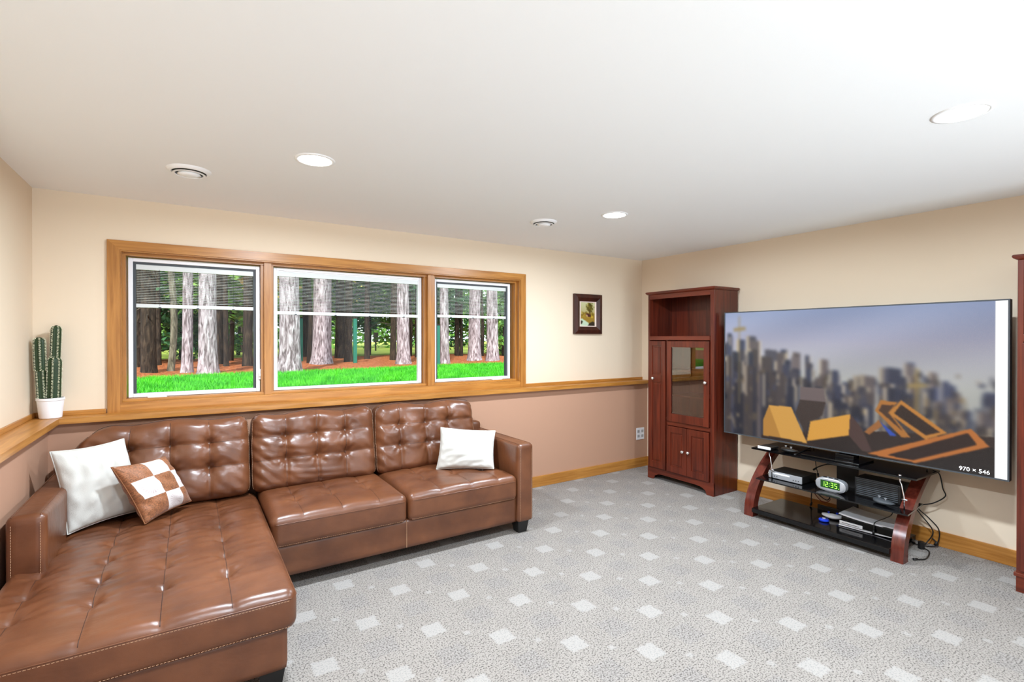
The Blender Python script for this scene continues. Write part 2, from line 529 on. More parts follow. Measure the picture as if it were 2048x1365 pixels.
for i, (x0, x1) in enumerate(SX):
    wn = tag(empty('window_%d' % (i+1), ((x0+x1)/2, YS, SZ0)), kind='structure')
    fw = 0.026 if i != 1 else 0.020
    m = MB()
    m.box(x0, x0+fw, YS, YS+0.05, SZ0, SZ1, 0.003); m.box(x1-fw, x1, YS, YS+0.05, SZ0, SZ1, 0.003)
    m.box(x0+fw, x1-fw, YS, YS+0.05, SZ1-fw, SZ1, 0.003); m.box(x0+fw, x1-fw, YS, YS+0.05, SZ0, SZ0+fw, 0.003)
    m.build('sash', M['white_pl'], wn)
    g = 0.016 if i != 1 else 0.008
    a, b, c, d = x0+fw, x1-fw, SZ0+fw, SZ1-fw
    m = MB()
    m.box(a, a+g, YS+0.012, YS+0.05, c, d); m.box(b-g, b, YS+0.012, YS+0.05, c, d)
    m.box(a+g, b-g, YS+0.012, YS+0.05, d-g, d)
    m.build('gasket', M['gasket'] if i != 1 else M['white_pl'], wn)
    boxo('pane', a, b, YS+0.040, YS+0.043, c, d, M['pane'], wn)
    # blind raised to a third of the window
    zt = d-g
    rl = (RAIL[i][0]+RAIL[i][1])/2
    bl = boxo('blind', a+g, b-g, YS+0.014, YS+0.036, zt-0.036, zt, M['blind'], wn, 0.003)
    zz = zt-0.047
    sl = None
    while zz > rl+0.022:
        if sl is None:
            # one curved aluminium slat
            sm = MB(); n = 4
            pr = [(YS+0.018+0.012*k/n, 0.0012*(1-(2*k/n-1)**2)) for k in range(n+1)]
            for k in range(n):
                sm.add([(a+g+0.004, pr[k][0], pr[k][1]), (b-g-0.004, pr[k][0], pr[k][1]), (b-g-0.004, pr[k+1][0], pr[k+1][1]), (a+g+0.004, pr[k+1][0], pr[k+1][1]),
                        (a+g+0.004, pr[k][0], pr[k][1]-0.0009), (b-g-0.004, pr[k][0], pr[k][1]-0.0009), (b-g-0.004, pr[k+1][0], pr[k+1][1]-0.0009), (a+g+0.004, pr[k+1][0], pr[k+1][1]-0.0009)],
                       [(0, 1, 2, 3), (7, 6, 5, 4), (0, 4, 5, 1), (3, 2, 6, 7)])
            s = sm.build('slat', M['blind'], bl); sl = s
        else:
            s = sl.copy(); C.objects.link(s)
        s.location = (0, 0, zz)
        zz -= 0.0118
    boxo('bottom_rail', a+g, b-g, YS+0.013, YS+0.037, rl-0.012, rl+0.014, M['blind'], bl, 0.003)
    for t in ((0.2, 0.5, 0.8) if i != 1 else (0.12, 0.38, 0.62, 0.88)):
        xx = a+(b-a)*t
        m = MB(); m.box(xx-0.0008, xx+0.0008, YS+0.012, YS+0.0136, rl, zt-0.03); m.box(xx-0.008, xx+0.008, YS+0.011, YS+0.039, rl-0.014, rl-0.006)
        m.build('lift_cord', M['gasket'], bl)
    if i != 1:
        hx = x0+0.20*(x1-x0) if i == 0 else x1-0.20*(x1-x0)
        cr = MB(); cr.box(hx-0.055, hx+0.055, YS-0.036, YS-0.004, SZ0-0.022, SZ0+0.004, 0.004)
        cr.build('crank_cover', M['white'], wn)
        boxo('crank_handle', hx-0.06, hx+0.05, YS-0.05, YS-0.038, SZ0-0.016, SZ0-0.004, M['white'], wn, 0.003)
        lx = x1-0.004 if i == 0 else x0+0.004
        m = MB(); m.box(lx-0.006, lx+0.010, YS-0.014, YS-0.001, 1.19, 1.27, 0.003); m.box(lx-0.004, lx+0.006, YS-0.030, YS-0.014, 1.215, 1.235, 0.002)
        m.build('sash_lock', M['white'], wn)

# =================================================================== CEILING LIGHTS AND VENTS
LIGHTS = [((0.553, 2.761), 'lit round recessed ceiling light nearest the windows, above the chaise side of the sofa'),
          ((2.700, 2.762), 'lit round recessed ceiling light closest to the bookcase corner of the room'),
          ((2.690, 0.737), 'largest lit round recessed ceiling light, high above the television side'),
          ((0.553, 0.737), 'added recessed ceiling light, unseen overhead just behind the viewer')]  # out-of-view lamp, added to continue the grid and light the room
for (x, y), lab in LIGHTS:
    t = tag(empty('recessed_light', (x, y, H)), lab, 'ceiling light', 'recessed ceiling lights')
    m = MB(); m.lathe([(0.082, -0.0015), (0.084, -0.006), (0.098, -0.004), (0.100, 0.0)], (x, y, H), 40)
    m.build('trim_ring', M['lamp_trim'], t, True)
    m = MB(); m.lathe([(0.0005, -0.0035), (0.083, -0.0035), (0.083, 0.0)], (x, y, H), 40)
    m.build('lens', M['lamp_lens'], t, False)
    ld = bpy.data.lights.new('recessed_lamp', 'AREA'); ld.shape = 'DISK'; ld.size = 0.16
    ld.energy = LAMP_W; ld.color = (0.83, 0.95, 1.07); ld.spread = math.radians(176)
    lo = bpy.data.objects.new('lamp', ld); lo.location = (x, y, H-0.008)
    C.objects.link(lo); attach(lo, t)

for (x, y), lab in [((0.0, 3.31), 'round white ceiling air diffuser above the chaise end of the sofa'),
                    ((2.385, 3.235), 'round white ceiling air diffuser beside the light near the bookcase')]:
    t = tag(empty('ceiling_diffuser', (x, y, H)), lab, 'air vent', 'round ceiling diffusers')
    m = MB(); m.lathe([(0.108, 0.0), (0.106, -0.004), (0.088, -0.016), (0.084, -0.016), (0.084, -0.006)], (x, y, H), 40); m.build('flange', M['lamp_trim'], t, True)
    m = MB(); m.lathe([(0.0005, -0.005), (0.084, -0.005)], (x, y, H), 40); m.build('throat', M['black'], t)
    m = MB(); m.lathe([(0.078, -0.022), (0.070, -0.026), (0.066, -0.022), (0.072, -0.016), (0.078, -0.022)], (x, y, H), 40); m.build('ring', M['lamp_trim'], t, True)
    m = MB(); m.lathe([(0.0005, -0.034), (0.030, -0.034), (0.056, -0.026), (0.052, -0.018), (0.0005, -0.012)], (x, y, H), 40); m.build('centre_disc', M['lamp_trim'], t, True)

# =================================================================== OUTLET AND PICTURE
t = tag(empty('outlet_plate', (4.444, YL, 0.39)), 'white double wall plate with sockets on the tan wall beside the bookcase', 'outlet')
boxo('plate', 4.380, 4.508, YL-0.006, YL-0.0005, 0.320, 0.458, M['white'], t, 0.002)
for x in (4.412, 4.476):
    for z in (0.362, 0.418):
        m = MB(); m.box(x-0.017, x+0.017, YL-0.0085, YL-0.006, z-0.015, z+0.015, 0.001)
        m.box(x-0.008, x-0.005, YL-0.0088, YL-0.0084, z-0.004, z+0.008); m.box(x+0.005, x+0.008, YL-0.0088, YL-0.0084, z-0.004, z+0.008)
        m.build('socket', M['silver'], t)

def paint_grid(name, org, du, dv, img, mat, parent):
    """flat grid mesh whose colour attribute carries the printed picture; img[v,u] in sRGB 0-255"""
    h, w_, _ = img.shape
    us = np.linspace(0, 1, w_); vs = np.linspace(0, 1, h)
    U, V = np.meshgrid(us, vs)
    P = np.array(org)[None, None] + U[..., None]*np.array(du) + V[..., None]*np.array(dv)
    verts = P.reshape(-1, 3)
    ii = np.arange(h*w_).reshape(h, w_)
    faces = np.stack([ii[:-1, :-1], ii[1:, :-1], ii[1:, 1:], ii[:-1, 1:]], -1).reshape(-1, 4)
    me = bpy.data.meshes.new(name)
    me.from_pydata(verts.tolist(), [], faces.tolist())
    c = np.clip(img/255.0, 0, 1)
    lin = np.where(c <= 0.04045, c/12.92, ((c+0.055)/1.055)**2.4).reshape(-1, 3)
    at = me.color_attributes.new('Col', 'FLOAT_COLOR', 'POINT')
    at.data.foreach_set('color', np.concatenate([lin, np.ones((len(lin), 1))], 1).astype(np.float32).ravel())
    me.materials.append(mat)
    o = bpy.data.objects.new(name, me); C.objects.link(o)
    return attach(o, parent)

def fill_poly(img, poly, rgb, soft=0):
    h, w_, _ = img.shape
    U, V = np.meshgrid((np.arange(w_)+0.5)/w_, (np.arange(h)+0.5)/h)
    ins = np.zeros((h, w_), bool)
    n = len(poly)
    for i in range(n):
        x1, y1 = poly[i]; x2, y2 = poly[(i+1) % n]
        if y1 == y2: continue
        c = ((y1 > V) != (y2 > V)) & (U < (x2-x1)*(V-y1)/(y2-y1)+x1)
        ins ^= c
    img[ins] = rgb
    return ins

def blur(img, k):
    for ax in (0, 1):
        acc = np.zeros_like(img)
        for d in range(-k, k+1):
            acc += np.roll(img, d, ax) if k == 0 else np.take(img, np.clip(np.arange(img.shape[ax])+d, 0, img.shape[ax]-1), ax)
        img = acc/(2*k+1)
    return img

PX0, PX1, PZ0, PZ1 = 3.497, 3.898, 1.556, 1.993
t = tag(empty('framed_painting', (3.70, YU, PZ0)), 'small landscape painting in a dark wooden frame on the beige wall', 'picture')
def frame_ring(name, x0, x1, z0, z1, wd, y0, y1, mat, parent, slope=0.0):
    m = MB()
    o = [(x0, z0), (x1, z0), (x1, z1), (x0, z1)]
    i = [(x0+wd, z0+wd), (x1-wd, z0+wd), (x1-wd, z1-wd), (x0+wd, z1-wd)]
    vs = [(p[0], y0, p[1]) for p in o] + [(p[0], y0+slope, p[1]) for p in i] + [(p[0], y1, p[1]) for p in o] + [(p[0], y1, p[1]) for p in i]
    fs = []
    for k in range(4):
        n = (k+1) % 4
        fs += [(k, n, 4+n, 4+k), (8+n, 8+k, 12+k, 12+n), (k, 8+k, 8+n, n), (4+k, 4+n, 12+n, 12+k)]
    return m.add(vs, fs).build(name, mat, parent)
frame_ring('outer_frame', PX0, PX1, PZ0, PZ1, 0.040, YU-0.030, YU-0.001, M['frame'], t, -0.012)
frame_ring('inner_frame', PX0+0.040, PX1-0.040, PZ0+0.040, PZ1-0.040, 0.040, YU-0.040, YU-0.001, M['frame'], t, 0.018)
frame_ring('liner', PX0+0.078, PX1-0.078, PZ0+0.070, PZ1-0.070, 0.020, YU-0.022, YU-0.001, M['liner'], t, 0.004)
pim = np.zeros((60, 40, 3))
for r in range(60):
    pim[r, :] = np.array([196, 196, 150])*(1-r/60)+np.array([150, 120, 60])*(r/60)
fill_poly(pim, [(0, .55), (.35, .42), (1, .5), (1, 1), (0, 1)], (150, 118, 40))
for k in range(70):
    cx, cy = rng.normal(0.66, 0.13), rng.normal(0.2, 0.10)
    s = 0.03+0.04*rng.random()
    fill_poly(pim, [(cx-s, cy), (cx, cy-s), (cx+s, cy), (cx, cy+s)], np.array([96, 84, 20])*(0.6+0.8*rng.random()))
fill_poly(pim, [(.60, .3), (.68, .3), (.70, .62), (.58, .62)], (70, 52, 20))
for k in range(60):
    cx, cy = rng.uniform(0, 1), rng.uniform(0.42, 0.62)
    s = 0.03+0.03*rng.random()
    fill_poly(pim, [(cx-s, cy), (cx, cy-s), (cx+s, cy), (cx, cy+s)], np.array([170, 140, 40])*(0.5+0.7*rng.random()))
fill_poly(pim, [(.35, .50), (.45, .46), (.72, .52), (.70, .62), (.40, .60)], (64, 22, 22))
fill_poly(pim, [(.38, .52), (.50, .53), (.50, .62), (.40, .60)], (196, 160, 120))
fill_poly(pim, [(.1, .68), (.55, .86), (.62, 1), (0, 1), (0, .75)], (186, 204, 176))
fill_poly(pim, [(0, .76), (.18, .80), (.1, .92), (0, .92)], (52, 44, 24))
fill_poly(pim, [(.62, .88), (.85, .80), (1, .86), (1, 1), (.5, 1)], (48, 38, 22))
pim = blur(pim, 1)
paint_grid('canvas', (PX0+0.097, YU-0.014, PZ1-0.089), (PX1-PX0-0.194, 0, 0), (0, 0, -(PZ1-PZ0-0.178)), pim, vcol_mat('painting_print', 0.5), t)

# =================================================================== SECTIONAL SOFA
class Cushion:
    """rounded box with a crown, tufts and creases on its +z face; local frame -> world by R, T"""
    def __init__(s, size, r, T, R=None, tufts=(), xs=(), ys=(), crown=0.0, depth=0.022, seam_d=0.006, wr=0.002, seed=0, post=None):
        s.h = np.array(size)/2.0; s.r = r; s.T = np.array(T, float)
        s.R = np.array(R, float) if R is not None else np.eye(3)
        s.tufts = tufts; s.xs = xs; s.ys = ys; s.crown = crown; s.depth = depth; s.seam_d = seam_d; s.wr = wr; s.post = post
        g = np.random.default_rng(seed)
        s.k = g.normal(0, 1, (10, 2))*np.array([16, 26]); s.ph = g.uniform(0, 6.28, 10)
    def disp(s, u, v):
        d = np.zeros_like(u)
        for x in s.xs: d -= s.seam_d*np.exp(-((u-x)/0.012)**2) + s.seam_d*0.9*np.exp(-((u-x)/0.05)**2)
        for y in s.ys: d -= s.seam_d*0.7*np.exp(-((v-y)/0.014)**2) + s.seam_d*1.0*np.exp(-((v-y)/0.05)**2)
        near = np.zeros_like(u)
        for (x, y) in s.tufts:
            q = np.hypot(u-x, v-y); an = np.arctan2(v-y, u-x)
            d -= s.depth*np.exp(-(q/0.026)**2) + s.depth*0.45*np.exp(-(q/0.07)**2)
            d -= 0.10*s.depth*np.cos(7*an+x*9)*np.exp(-((q-0.05)/0.035)**2)
            near += np.exp(-(q/0.11)**2)
        w = np.zeros_like(u)
        for i in range(10): w += np.sin(s.k[i, 0]*u+s.k[i, 1]*v+s.ph[i])
        if len(s.ys):      # slack leather: sharper folds running out from the tufts
            for i in range(4):
                kx, ky = s.k[i]*0.9+np.array([8.0, 14.0])*(-1)**i
                d += 0.0042*(np.abs(np.sin(kx*u+ky*v+s.ph[i]+2.0*np.sin(5*u+s.ph[i+4])))-0.6)*np.clip(np.sin(6*u+7*v+s.ph[i+5]), 0, 1)
        return d + s.wr*w/3.0*(0.5+near)
    def map(s, P):
        P = np.asarray(P, float)
        inner = np.clip(P, -s.h+s.r, s.h-s.r)
        n = P-inner
        n /= np.maximum(np.linalg.norm(n, axis=1, keepdims=True), 1e-9)
        Q = inner + s.r*n
        u, v = Q[:, 0], Q[:, 1]
        wz = np.clip(n[:, 2], 0, 1)**1.5
        a = np.clip(1-(u/s.h[0])**2, 0, 1)*np.clip(1-(v/s.h[1])**2, 0, 1)
        Q[:, 2] += (P[:, 2] > 0)*s.crown*np.sqrt(a)*wz
        Q = Q + n*(s.disp(u, v)*wz)[:, None]
        if s.post: Q = s.post(Q)
        return Q @ s.R.T + s.T
    def build(s, name, mat, parent, step=0.012):
        n = [max(4, int(round(2*x/step))) for x in s.h]
        idx = {}; pts = []; faces = []
        def vid(i, j, k):
            key = (i, j, k)
            if key not in idx:
                idx[key] = len(pts)
                pts.append((-s.h[0]+2*s.h[0]*i/n[0], -s.h[1]+2*s.h[1]*j/n[1], -s.h[2]+2*s.h[2]*k/n[2]))
            return idx[key]
        for k in (0, n[2]):
            for i in range(n[0]):
                for j in range(n[1]):
                    q = [vid(i, j, k), vid(i+1, j, k), vid(i+1, j+1, k), vid(i, j+1, k)]
                    faces.append(q if k else q[::-1])
        for j in (0, n[1]):
            for i in range(n[0]):
                for k in range(n[2]):
                    q = [vid(i, j, k), vid(i+1, j, k), vid(i+1, j, k+1), vid(i, j, k+1)]
                    faces.append(q if not j else q[::-1])
        for i in (0, n[0]):
            for j in range(n[1]):
                for k in range(n[2]):
                    q = [vid(i, j, k), vid(i, j+1, k), vid(i, j+1, k+1), vid(i, j, k+1)]
                    faces.append(q if i else q[::-1])
        s.obj = mesh(name, s.map(np.array(pts)), faces, mat, parent, True)
        return s.obj
    def line(s, p, q, n=60):
        t = np.linspace(0, 1, n)[:, None]
        return s.map(np.array(p)[None]*(1-t)+np.array(q)[None]*t)

def dashes(mb, pts, ln=0.008, gap=0.004, r=0.0011):
    pts = [Vector(p) for p in pts]
    seg = [0]
    for a, b in zip(pts, pts[1:]): seg.append(seg[-1]+(b-a).length)
    def at(d):
        for i in range(len(seg)-1):
            if seg[i+1] >= d:
                t = (d-seg[i])/max(seg[i+1]-seg[i], 1e-9)
                return pts[i].lerp(pts[i+1], t)
        return pts[-1]
    d = 0
    while d+ln < seg[-1]:
        mb.tube([at(d), at(d+ln)], r, 4); d += ln+gap

sofa = tag(empty('sectional_sofa', (0.8, 3.5, 0)), 'brown tufted leather sectional sofa with a chaise, standing under the windows', 'sofa')
LE = M['leather']
# ---- chaise seat
CH = dict(x0=-0.70, x1=0.386, y0=2.285, y1=3.93, z0=0.262, z1=0.432)
cxm, cym, czm = (CH['x0']+CH['x1'])/2, (CH['y0']+CH['y1'])/2, (CH['z0']+CH['z1'])/2
txs = [-0.575, -0.335, -0.098, 0.142]; tys = [2.615, 2.840, 3.065, 3.292, 3.520, 3.75]
ch = Cushion((CH['x1']-CH['x0'], CH['y1']-CH['y0'], CH['z1']-CH['z0']), 0.045, (cxm, cym, czm),
             tufts=[(x-cxm, y-cym) for x in txs for y in tys], xs=[x-cxm for x in txs], ys=[], crown=0.022, depth=0.021, seam_d=0.0042, wr=0.0026, seed=3)
co = ch.build('chaise_cushion', LE, sofa, 0.011)
m = MB()
for x in txs: m.tube(ch.line((x-cxm, -ch.h[1], ch.h[2]), (x-cxm, ch.h[1], ch.h[2]), 140), 0.0016, 5)
m.build('seam', M['seam'], co, True)
btn = None
def tuft_button(p, parent):
    global btn
    if btn is None:
        o = MB().sphere((0, 0, 0.001), 0.006, 0.006, 0.003, 10, 6).build('tuft_button', M['seam'], parent, True); btn = o.data
    else:
        o = bpy.data.objects.new('tuft_button', btn); C.objects.link(o); attach(o, parent)
    o.location = tuple(p)
for x in txs:
    for y in tys[:-1]:
        tuft_button(ch.map(np.array([[x-cxm, y-cym, ch.h[2]]]))[0], co)
m = MB(); st = MB()
zf = ch.h[2]-0.030
edge = np.array([[-ch.h[0]+0.02+t*(2*ch.h[0]-0.04), -ch.h[1], zf] for t in np.linspace(0, 1, 120)])
e = ch.map(edge); m.tube(e, 0.003, 6); dashes(st, e+np.array([0, -0.0028, -0.007]))
e2 = ch.map(np.array([[ch.h[0], -ch.h[1]+0.03+t*(2*ch.h[1]-0.06), zf] for t in np.linspace(0, 1, 160)])); m.tube(e2, 0.003, 6)
e = ch.map(np.array([[-ch.h[0]+0.02+t*(2*ch.h[0]-0.04), -ch.h[1], -ch.h[2]+0.012] for t in np.linspace(0, 1, 120)])); dashes(st, e+np.array([0, -0.002, 0]))
m.build('edge_piping', M['leather'], co, True)
st.build('stitching', M['stitch'], co)
# ---- chaise base
def rb(name, x0, x1, y0, y1, z0, z1, r, parent=sofa, step=0.03, seed=0, wr=0.0):
    c = Cushion((x1-x0, y1-y0, z1-z0), r, ((x0+x1)/2, (y0+y1)/2, (z0+z1)/2), wr=wr, seed=seed)
    c.build(name, LE, parent, step)
    return c
rb('chaise_base', -0.685, 0.352, 2.315, 3.98, 0.088, 0.285, 0.018)
# ---- main base
b = rb('sofa_base', 0.352, 2.125, 3.215, 4.06, 0.088, 0.285, 0.014)
m = MB(); m.tube([(1.226, 3.2135, 0.095), (1.226, 3.2135, 0.275)], 0.0018, 5); m.build('seam', M['stitch'], b.obj)
# ---- seat cushions
for k, (x0, x1, tx) in enumerate([(0.392, 1.226, [0.573, 0.801, 1.037]), (1.232, 2.108, [1.467, 1.712, 1.94])]):
    cx, cy = (x0+x1)/2, (3.185+3.93)/2
    ty = [3.48, 3.655]
    q = Cushion((x1-x0, 3.93-3.185, 0.455-0.268), 0.042, (cx, cy, (0.455+0.268)/2), tufts=[(x-cx, y-cy) for x in tx for y in ty],
                xs=[x-cx for x in tx], crown=0.026, depth=0.017, seam_d=0.0034, wr=0.0024, seed=20+k)
    qo = q.build('seat_cushion', LE, sofa, 0.011)
    m = MB()
    for x in tx: m.tube(q.line((x-cx, -q.h[1], q.h[2]), (x-cx, q.h[1], q.h[2]), 90), 0.0014, 5)
    m.build('seam', M['seam'], qo, True)
    for x in tx:
        for y in ty: tuft_button(q.map(np.array([[x-cx, y-cy, q.h[2]]]))[0], qo)
    st = MB(); m = MB()
    e = q.map(np.array([[-q.h[0]+0.02+t*(2*q.h[0]-0.04), -q.h[1], q.h[2]-0.040] for t in np.linspace(0, 1, 90)])); m.tube(e, 0.0022, 5)
    e = q.map(np.array([[-q.h[0]+0.02+t*(2*q.h[0]-0.04), -q.h[1], -q.h[2]+0.012] for t in np.linspace(0, 1, 90)])); dashes(st, e+np.array([0, -0.002, 0]))
    m.build('edge_piping', LE, qo, True); st.build('stitching', M['stitch'], qo)
# ---- back frame
rb('back_frame', -0.69, 2.235, 3.985, 4.095, 0.10, 0.755, 0.03, seed=4)
# ---- back cushions
def back_cushion(x0, x1, tx, seed, left_round=False):
    z0, z1 = 0.435, 0.972
    tilt = math.radians(9)
    hw, hh = (x1-x0)/2, (z1-z0)/2
    R = np.array([[1, 0, 0], [0, math.sin(tilt), math.cos(tilt)], [0, math.cos(tilt), -math.sin(tilt)]]).T   # columns = images of local axes
    R = np.stack([np.array([1, 0, 0]), np.array([0, math.sin(tilt), math.cos(tilt)]), np.array([0, -math.cos(tilt), math.sin(tilt)])], 1)
    cx, cz = (x0+x1)/2, (z0+z1)/2
    def post(Q):
        Q = Q.copy()
        y = Q[:, 1]/hh
        x = Q[:, 0]/hw
        # slump: sides draw in towards the top, top edge sags a little in the middle, corners puff
        sd = np.where(x < 0, -1.0, 1.0)
        k = np.clip(y, 0, 1)**3
        amt = np.where((x < 0) & left_round, 0.11, 0.018)
        Q[:, 0] -= sd*amt*k*np.abs(x)**2
        if left_round:
            Q[:, 1] -= 0.07*np.clip(-x-0.55, 0, 1)**2*4*np.clip(y, 0, 1)
        Q[:, 1] += 0.010*np.sin(x*6.0+seed)*np.clip(y, 0, 1)**2
        Q[:, 2] += 0.010*np.sin(x*22+y*13+seed)*np.clip(np.abs(x)-0.62, 0, 1)*2*np.sin(x*5+y*7+seed*2)
        return Q
    rows = [0.808-cz, 0.648-cz]
    q = Cushion((2*hw, 2*hh, 0.20), 0.062, (cx, 3.915, cz), R, tufts=[(x-cx, y) for x in tx for y in rows], xs=[x-cx for x in tx], ys=rows,
                crown=0.035, depth=0.028, seam_d=0.0085, wr=0.0050, seed=seed, post=post)
    o = q.build('back_cushion', LE, sofa, 0.010)
    m = MB()
    for x in tx: m.tube(q.line((x-cx, -hh, q.h[2]), (x-cx, hh, q.h[2]), 70), 0.0015, 5)
    for y in rows: m.tube(q.line((-hw, y, q.h[2]), (hw, y, q.h[2]), 90), 0.0013, 5)
    m.build('seam', M['seam'], o, True)
    m = MB(); st = MB()
    top = q.map(np.array([[-hw+0.012+t*(2*hw-0.024), hh, 0.062] for t in np.linspace(0, 1, 80)]))
    m.tube(top, 0.003, 6)
    for sx in (-1, 1):
        e = q.map(np.array([[sx*hw, -hh+0.02+t*(2*hh-0.04), 0.062] for t in np.linspace(0, 1, 60)]))
        m.tube(e, 0.003, 6); dashes(st, e+np.array([0, -0.003, 0]))
    m.build('edge_piping', M['seam'], o, True)
    st.build('stitching', M['stitch'], o)
back_cushion(-0.600, 0.345, [-0.319, -0.106, 0.107], 1, True)
back_cushion(0.352, 1.208, [0.568, 0.778, 0.980], 2)
back_cushion(1.212, 2.085, [1.405, 1.628, 1.830], 5)
# ---- arms
def arm(x0, x1, y0, y1, z1, name='armrest', zb=0.088):
    c = rb(name, x0, x1, y0, y1, zb, z1, 0.026, step=0.02, seed=int(x0*10) % 9, wr=0.0006)
    st = MB(); pip = MB()
    zl = (z1-zb)/2; hy = (y1-y0)/2; hx = (x1-x0)/2
    for sx in (-1, 1):
        xx = sx*(hx-0.020)
        # up the front, then back along the top edge
        fr = c.map(np.array([[xx, -hy, -zl+0.01+t*(2*zl-0.04)] for t in np.linspace(0, 1, 70)]))
        dashes(st, fr+np.array([0, -0.0016, 0]))
        tp = c.map(np.array([[xx, -hy+0.01+t*(2*hy-0.02), zl] for t in np.linspace(0, 1, 70)]))
        pip.tube(tp, 0.0022, 5)
    st.build('stitching', M['stitch'], c.obj); pip.build('edge_piping', M['leather'], c.obj, True)
arm(2.108, 2.252, 3.185, 4.07, 0.690)
arm(-0.700, -0.560, 3.105, 4.07, 0.697)
# ---- feet
def foot(x, y, s=0.05, t=0.036):
    m = MB()
    m.add([(x-t, y-t, 0), (x+t, y-t, 0), (x+t, y+t, 0), (x-t, y+t, 0), (x-s, y-s, 0.092), (x+s, y-s, 0.092), (x+s, y+s, 0.092), (x-s, y+s, 0.092)],
          [(0, 3, 2, 1), (4, 5, 6, 7), (0, 1, 5, 4), (1, 2, 6, 5), (2, 3, 7, 6), (3, 0, 4, 7)])
    m.build('foot', M['black'], sofa)
for x, y in [(2.17, 3.255), (2.17, 4.0), (0.29, 2.375), (-0.62, 2.375), (0.45, 3.98), (-0.62, 4.0)]: foot(x, y)

# =================================================================== PILLOWS
def pillow(name, corners, thick, mat, label, seed, pinch=0.10, uvmap=False, n=34, up=(0, 0, 1)):
    """corners BL, BR, TR, TL in world; two puffed faces joined at a pinched outline"""
    BL, BR, TR, TL = [np.array(c, float) for c in corners]
    g = np.random.default_rng(seed)
    nrm = np.cross(BR-BL, TL-BL); nrm /= np.linalg.norm(nrm)
    k = g.normal(0, 1, (12, 2))*9; ph = g.uniform(0, 6.28, 12)
    us = np.sin(np.linspace(-PI/2, PI/2, n))*0.5+np.linspace(-1, 1, n)*0.5
    verts = []; uvs = []
    for side in (1, -1):
        for v in us:
            for u in us:
                uu = u*(1-pinch*(1-v*v)*abs(u)**1.5); vv = v*(1-pinch*(1-u*u)*abs(v)**1.5)
                a, b_ = (uu+1)/2, (vv+1)/2
                p = BL*(1-a)*(1-b_)+BR*a*(1-b_)+TR*a*b_+TL*(1-a)*b_
                t = thick*(max(0, (1-u*u)*(1-v*v)))**0.42
                w = sum(math.sin(k[i, 0]*u+k[i, 1]*v+ph[i]) for i in range(12))/12
                t *= 1+0.34*w
                edge = max(abs(u), abs(v))
                t += 0.006*math.sin(u*21+v*17+seed)*max(0, edge-0.72)*(1-edge)*14
                verts.append(p+nrm*t*side); uvs.append(((u+1)/2, (v+1)/2))
    faces = []
    N = n*n
    for s_ in range(2):
        for j in range(n-1):
            for i in range(n-1):
                q = [s_*N+j*n+i, s_*N+j*n+i+1, s_*N+(j+1)*n+i+1, s_*N+(j+1)*n+i]
                faces.append(q if s_ == 0 else q[::-1])
    rim = [j for j in range(n)] + [j*n+n-1 for j in range(1, n)] + [(n-1)*n+i for i in range(n-2, -1, -1)] + [j*n for j in range(n-2, 0, -1)]
    me_v = np.array(verts)
    root = mesh(name, me_v, faces, mat, None, True)
    bm = bmesh.new(); bm.from_mesh(root.data); bmesh.ops.remove_doubles(bm, verts=bm.verts, dist=1e-5); bm.to_mesh(root.data); bm.free()
    if uvmap:
        uvl = root.data.uv_layers.new(name='UVMap')
        # project each vertex back to pillow coordinates along its edges
        ex = ((BR-BL)+(TR-TL))/2; ey = ((TL-BL)+(TR-BR))/2; c0 = (BL+BR+TR+TL)/4
        A = np.stack([ex, ey, nrm], 1); Ai = np.linalg.inv(A)
        for lp in root.data.loops:
            q = Ai @ (np.array(root.data.vertices[lp.vertex_index].co)-c0)
            uvl.data[lp.index].uv = (q[0]+0.5, q[1]+0.5)
    tag(root, label, 'pillow', 'throw pillows on the sofa')
    # seam round the rim
    sm = MB(); rp = [me_v[i] for i in rim]; sm.tube(rp+[rp[0]], 0.0035, 6, False)
    sm.build('rim_seam', M['brown_cloth'] if uvmap else mat, root, True)
    return root

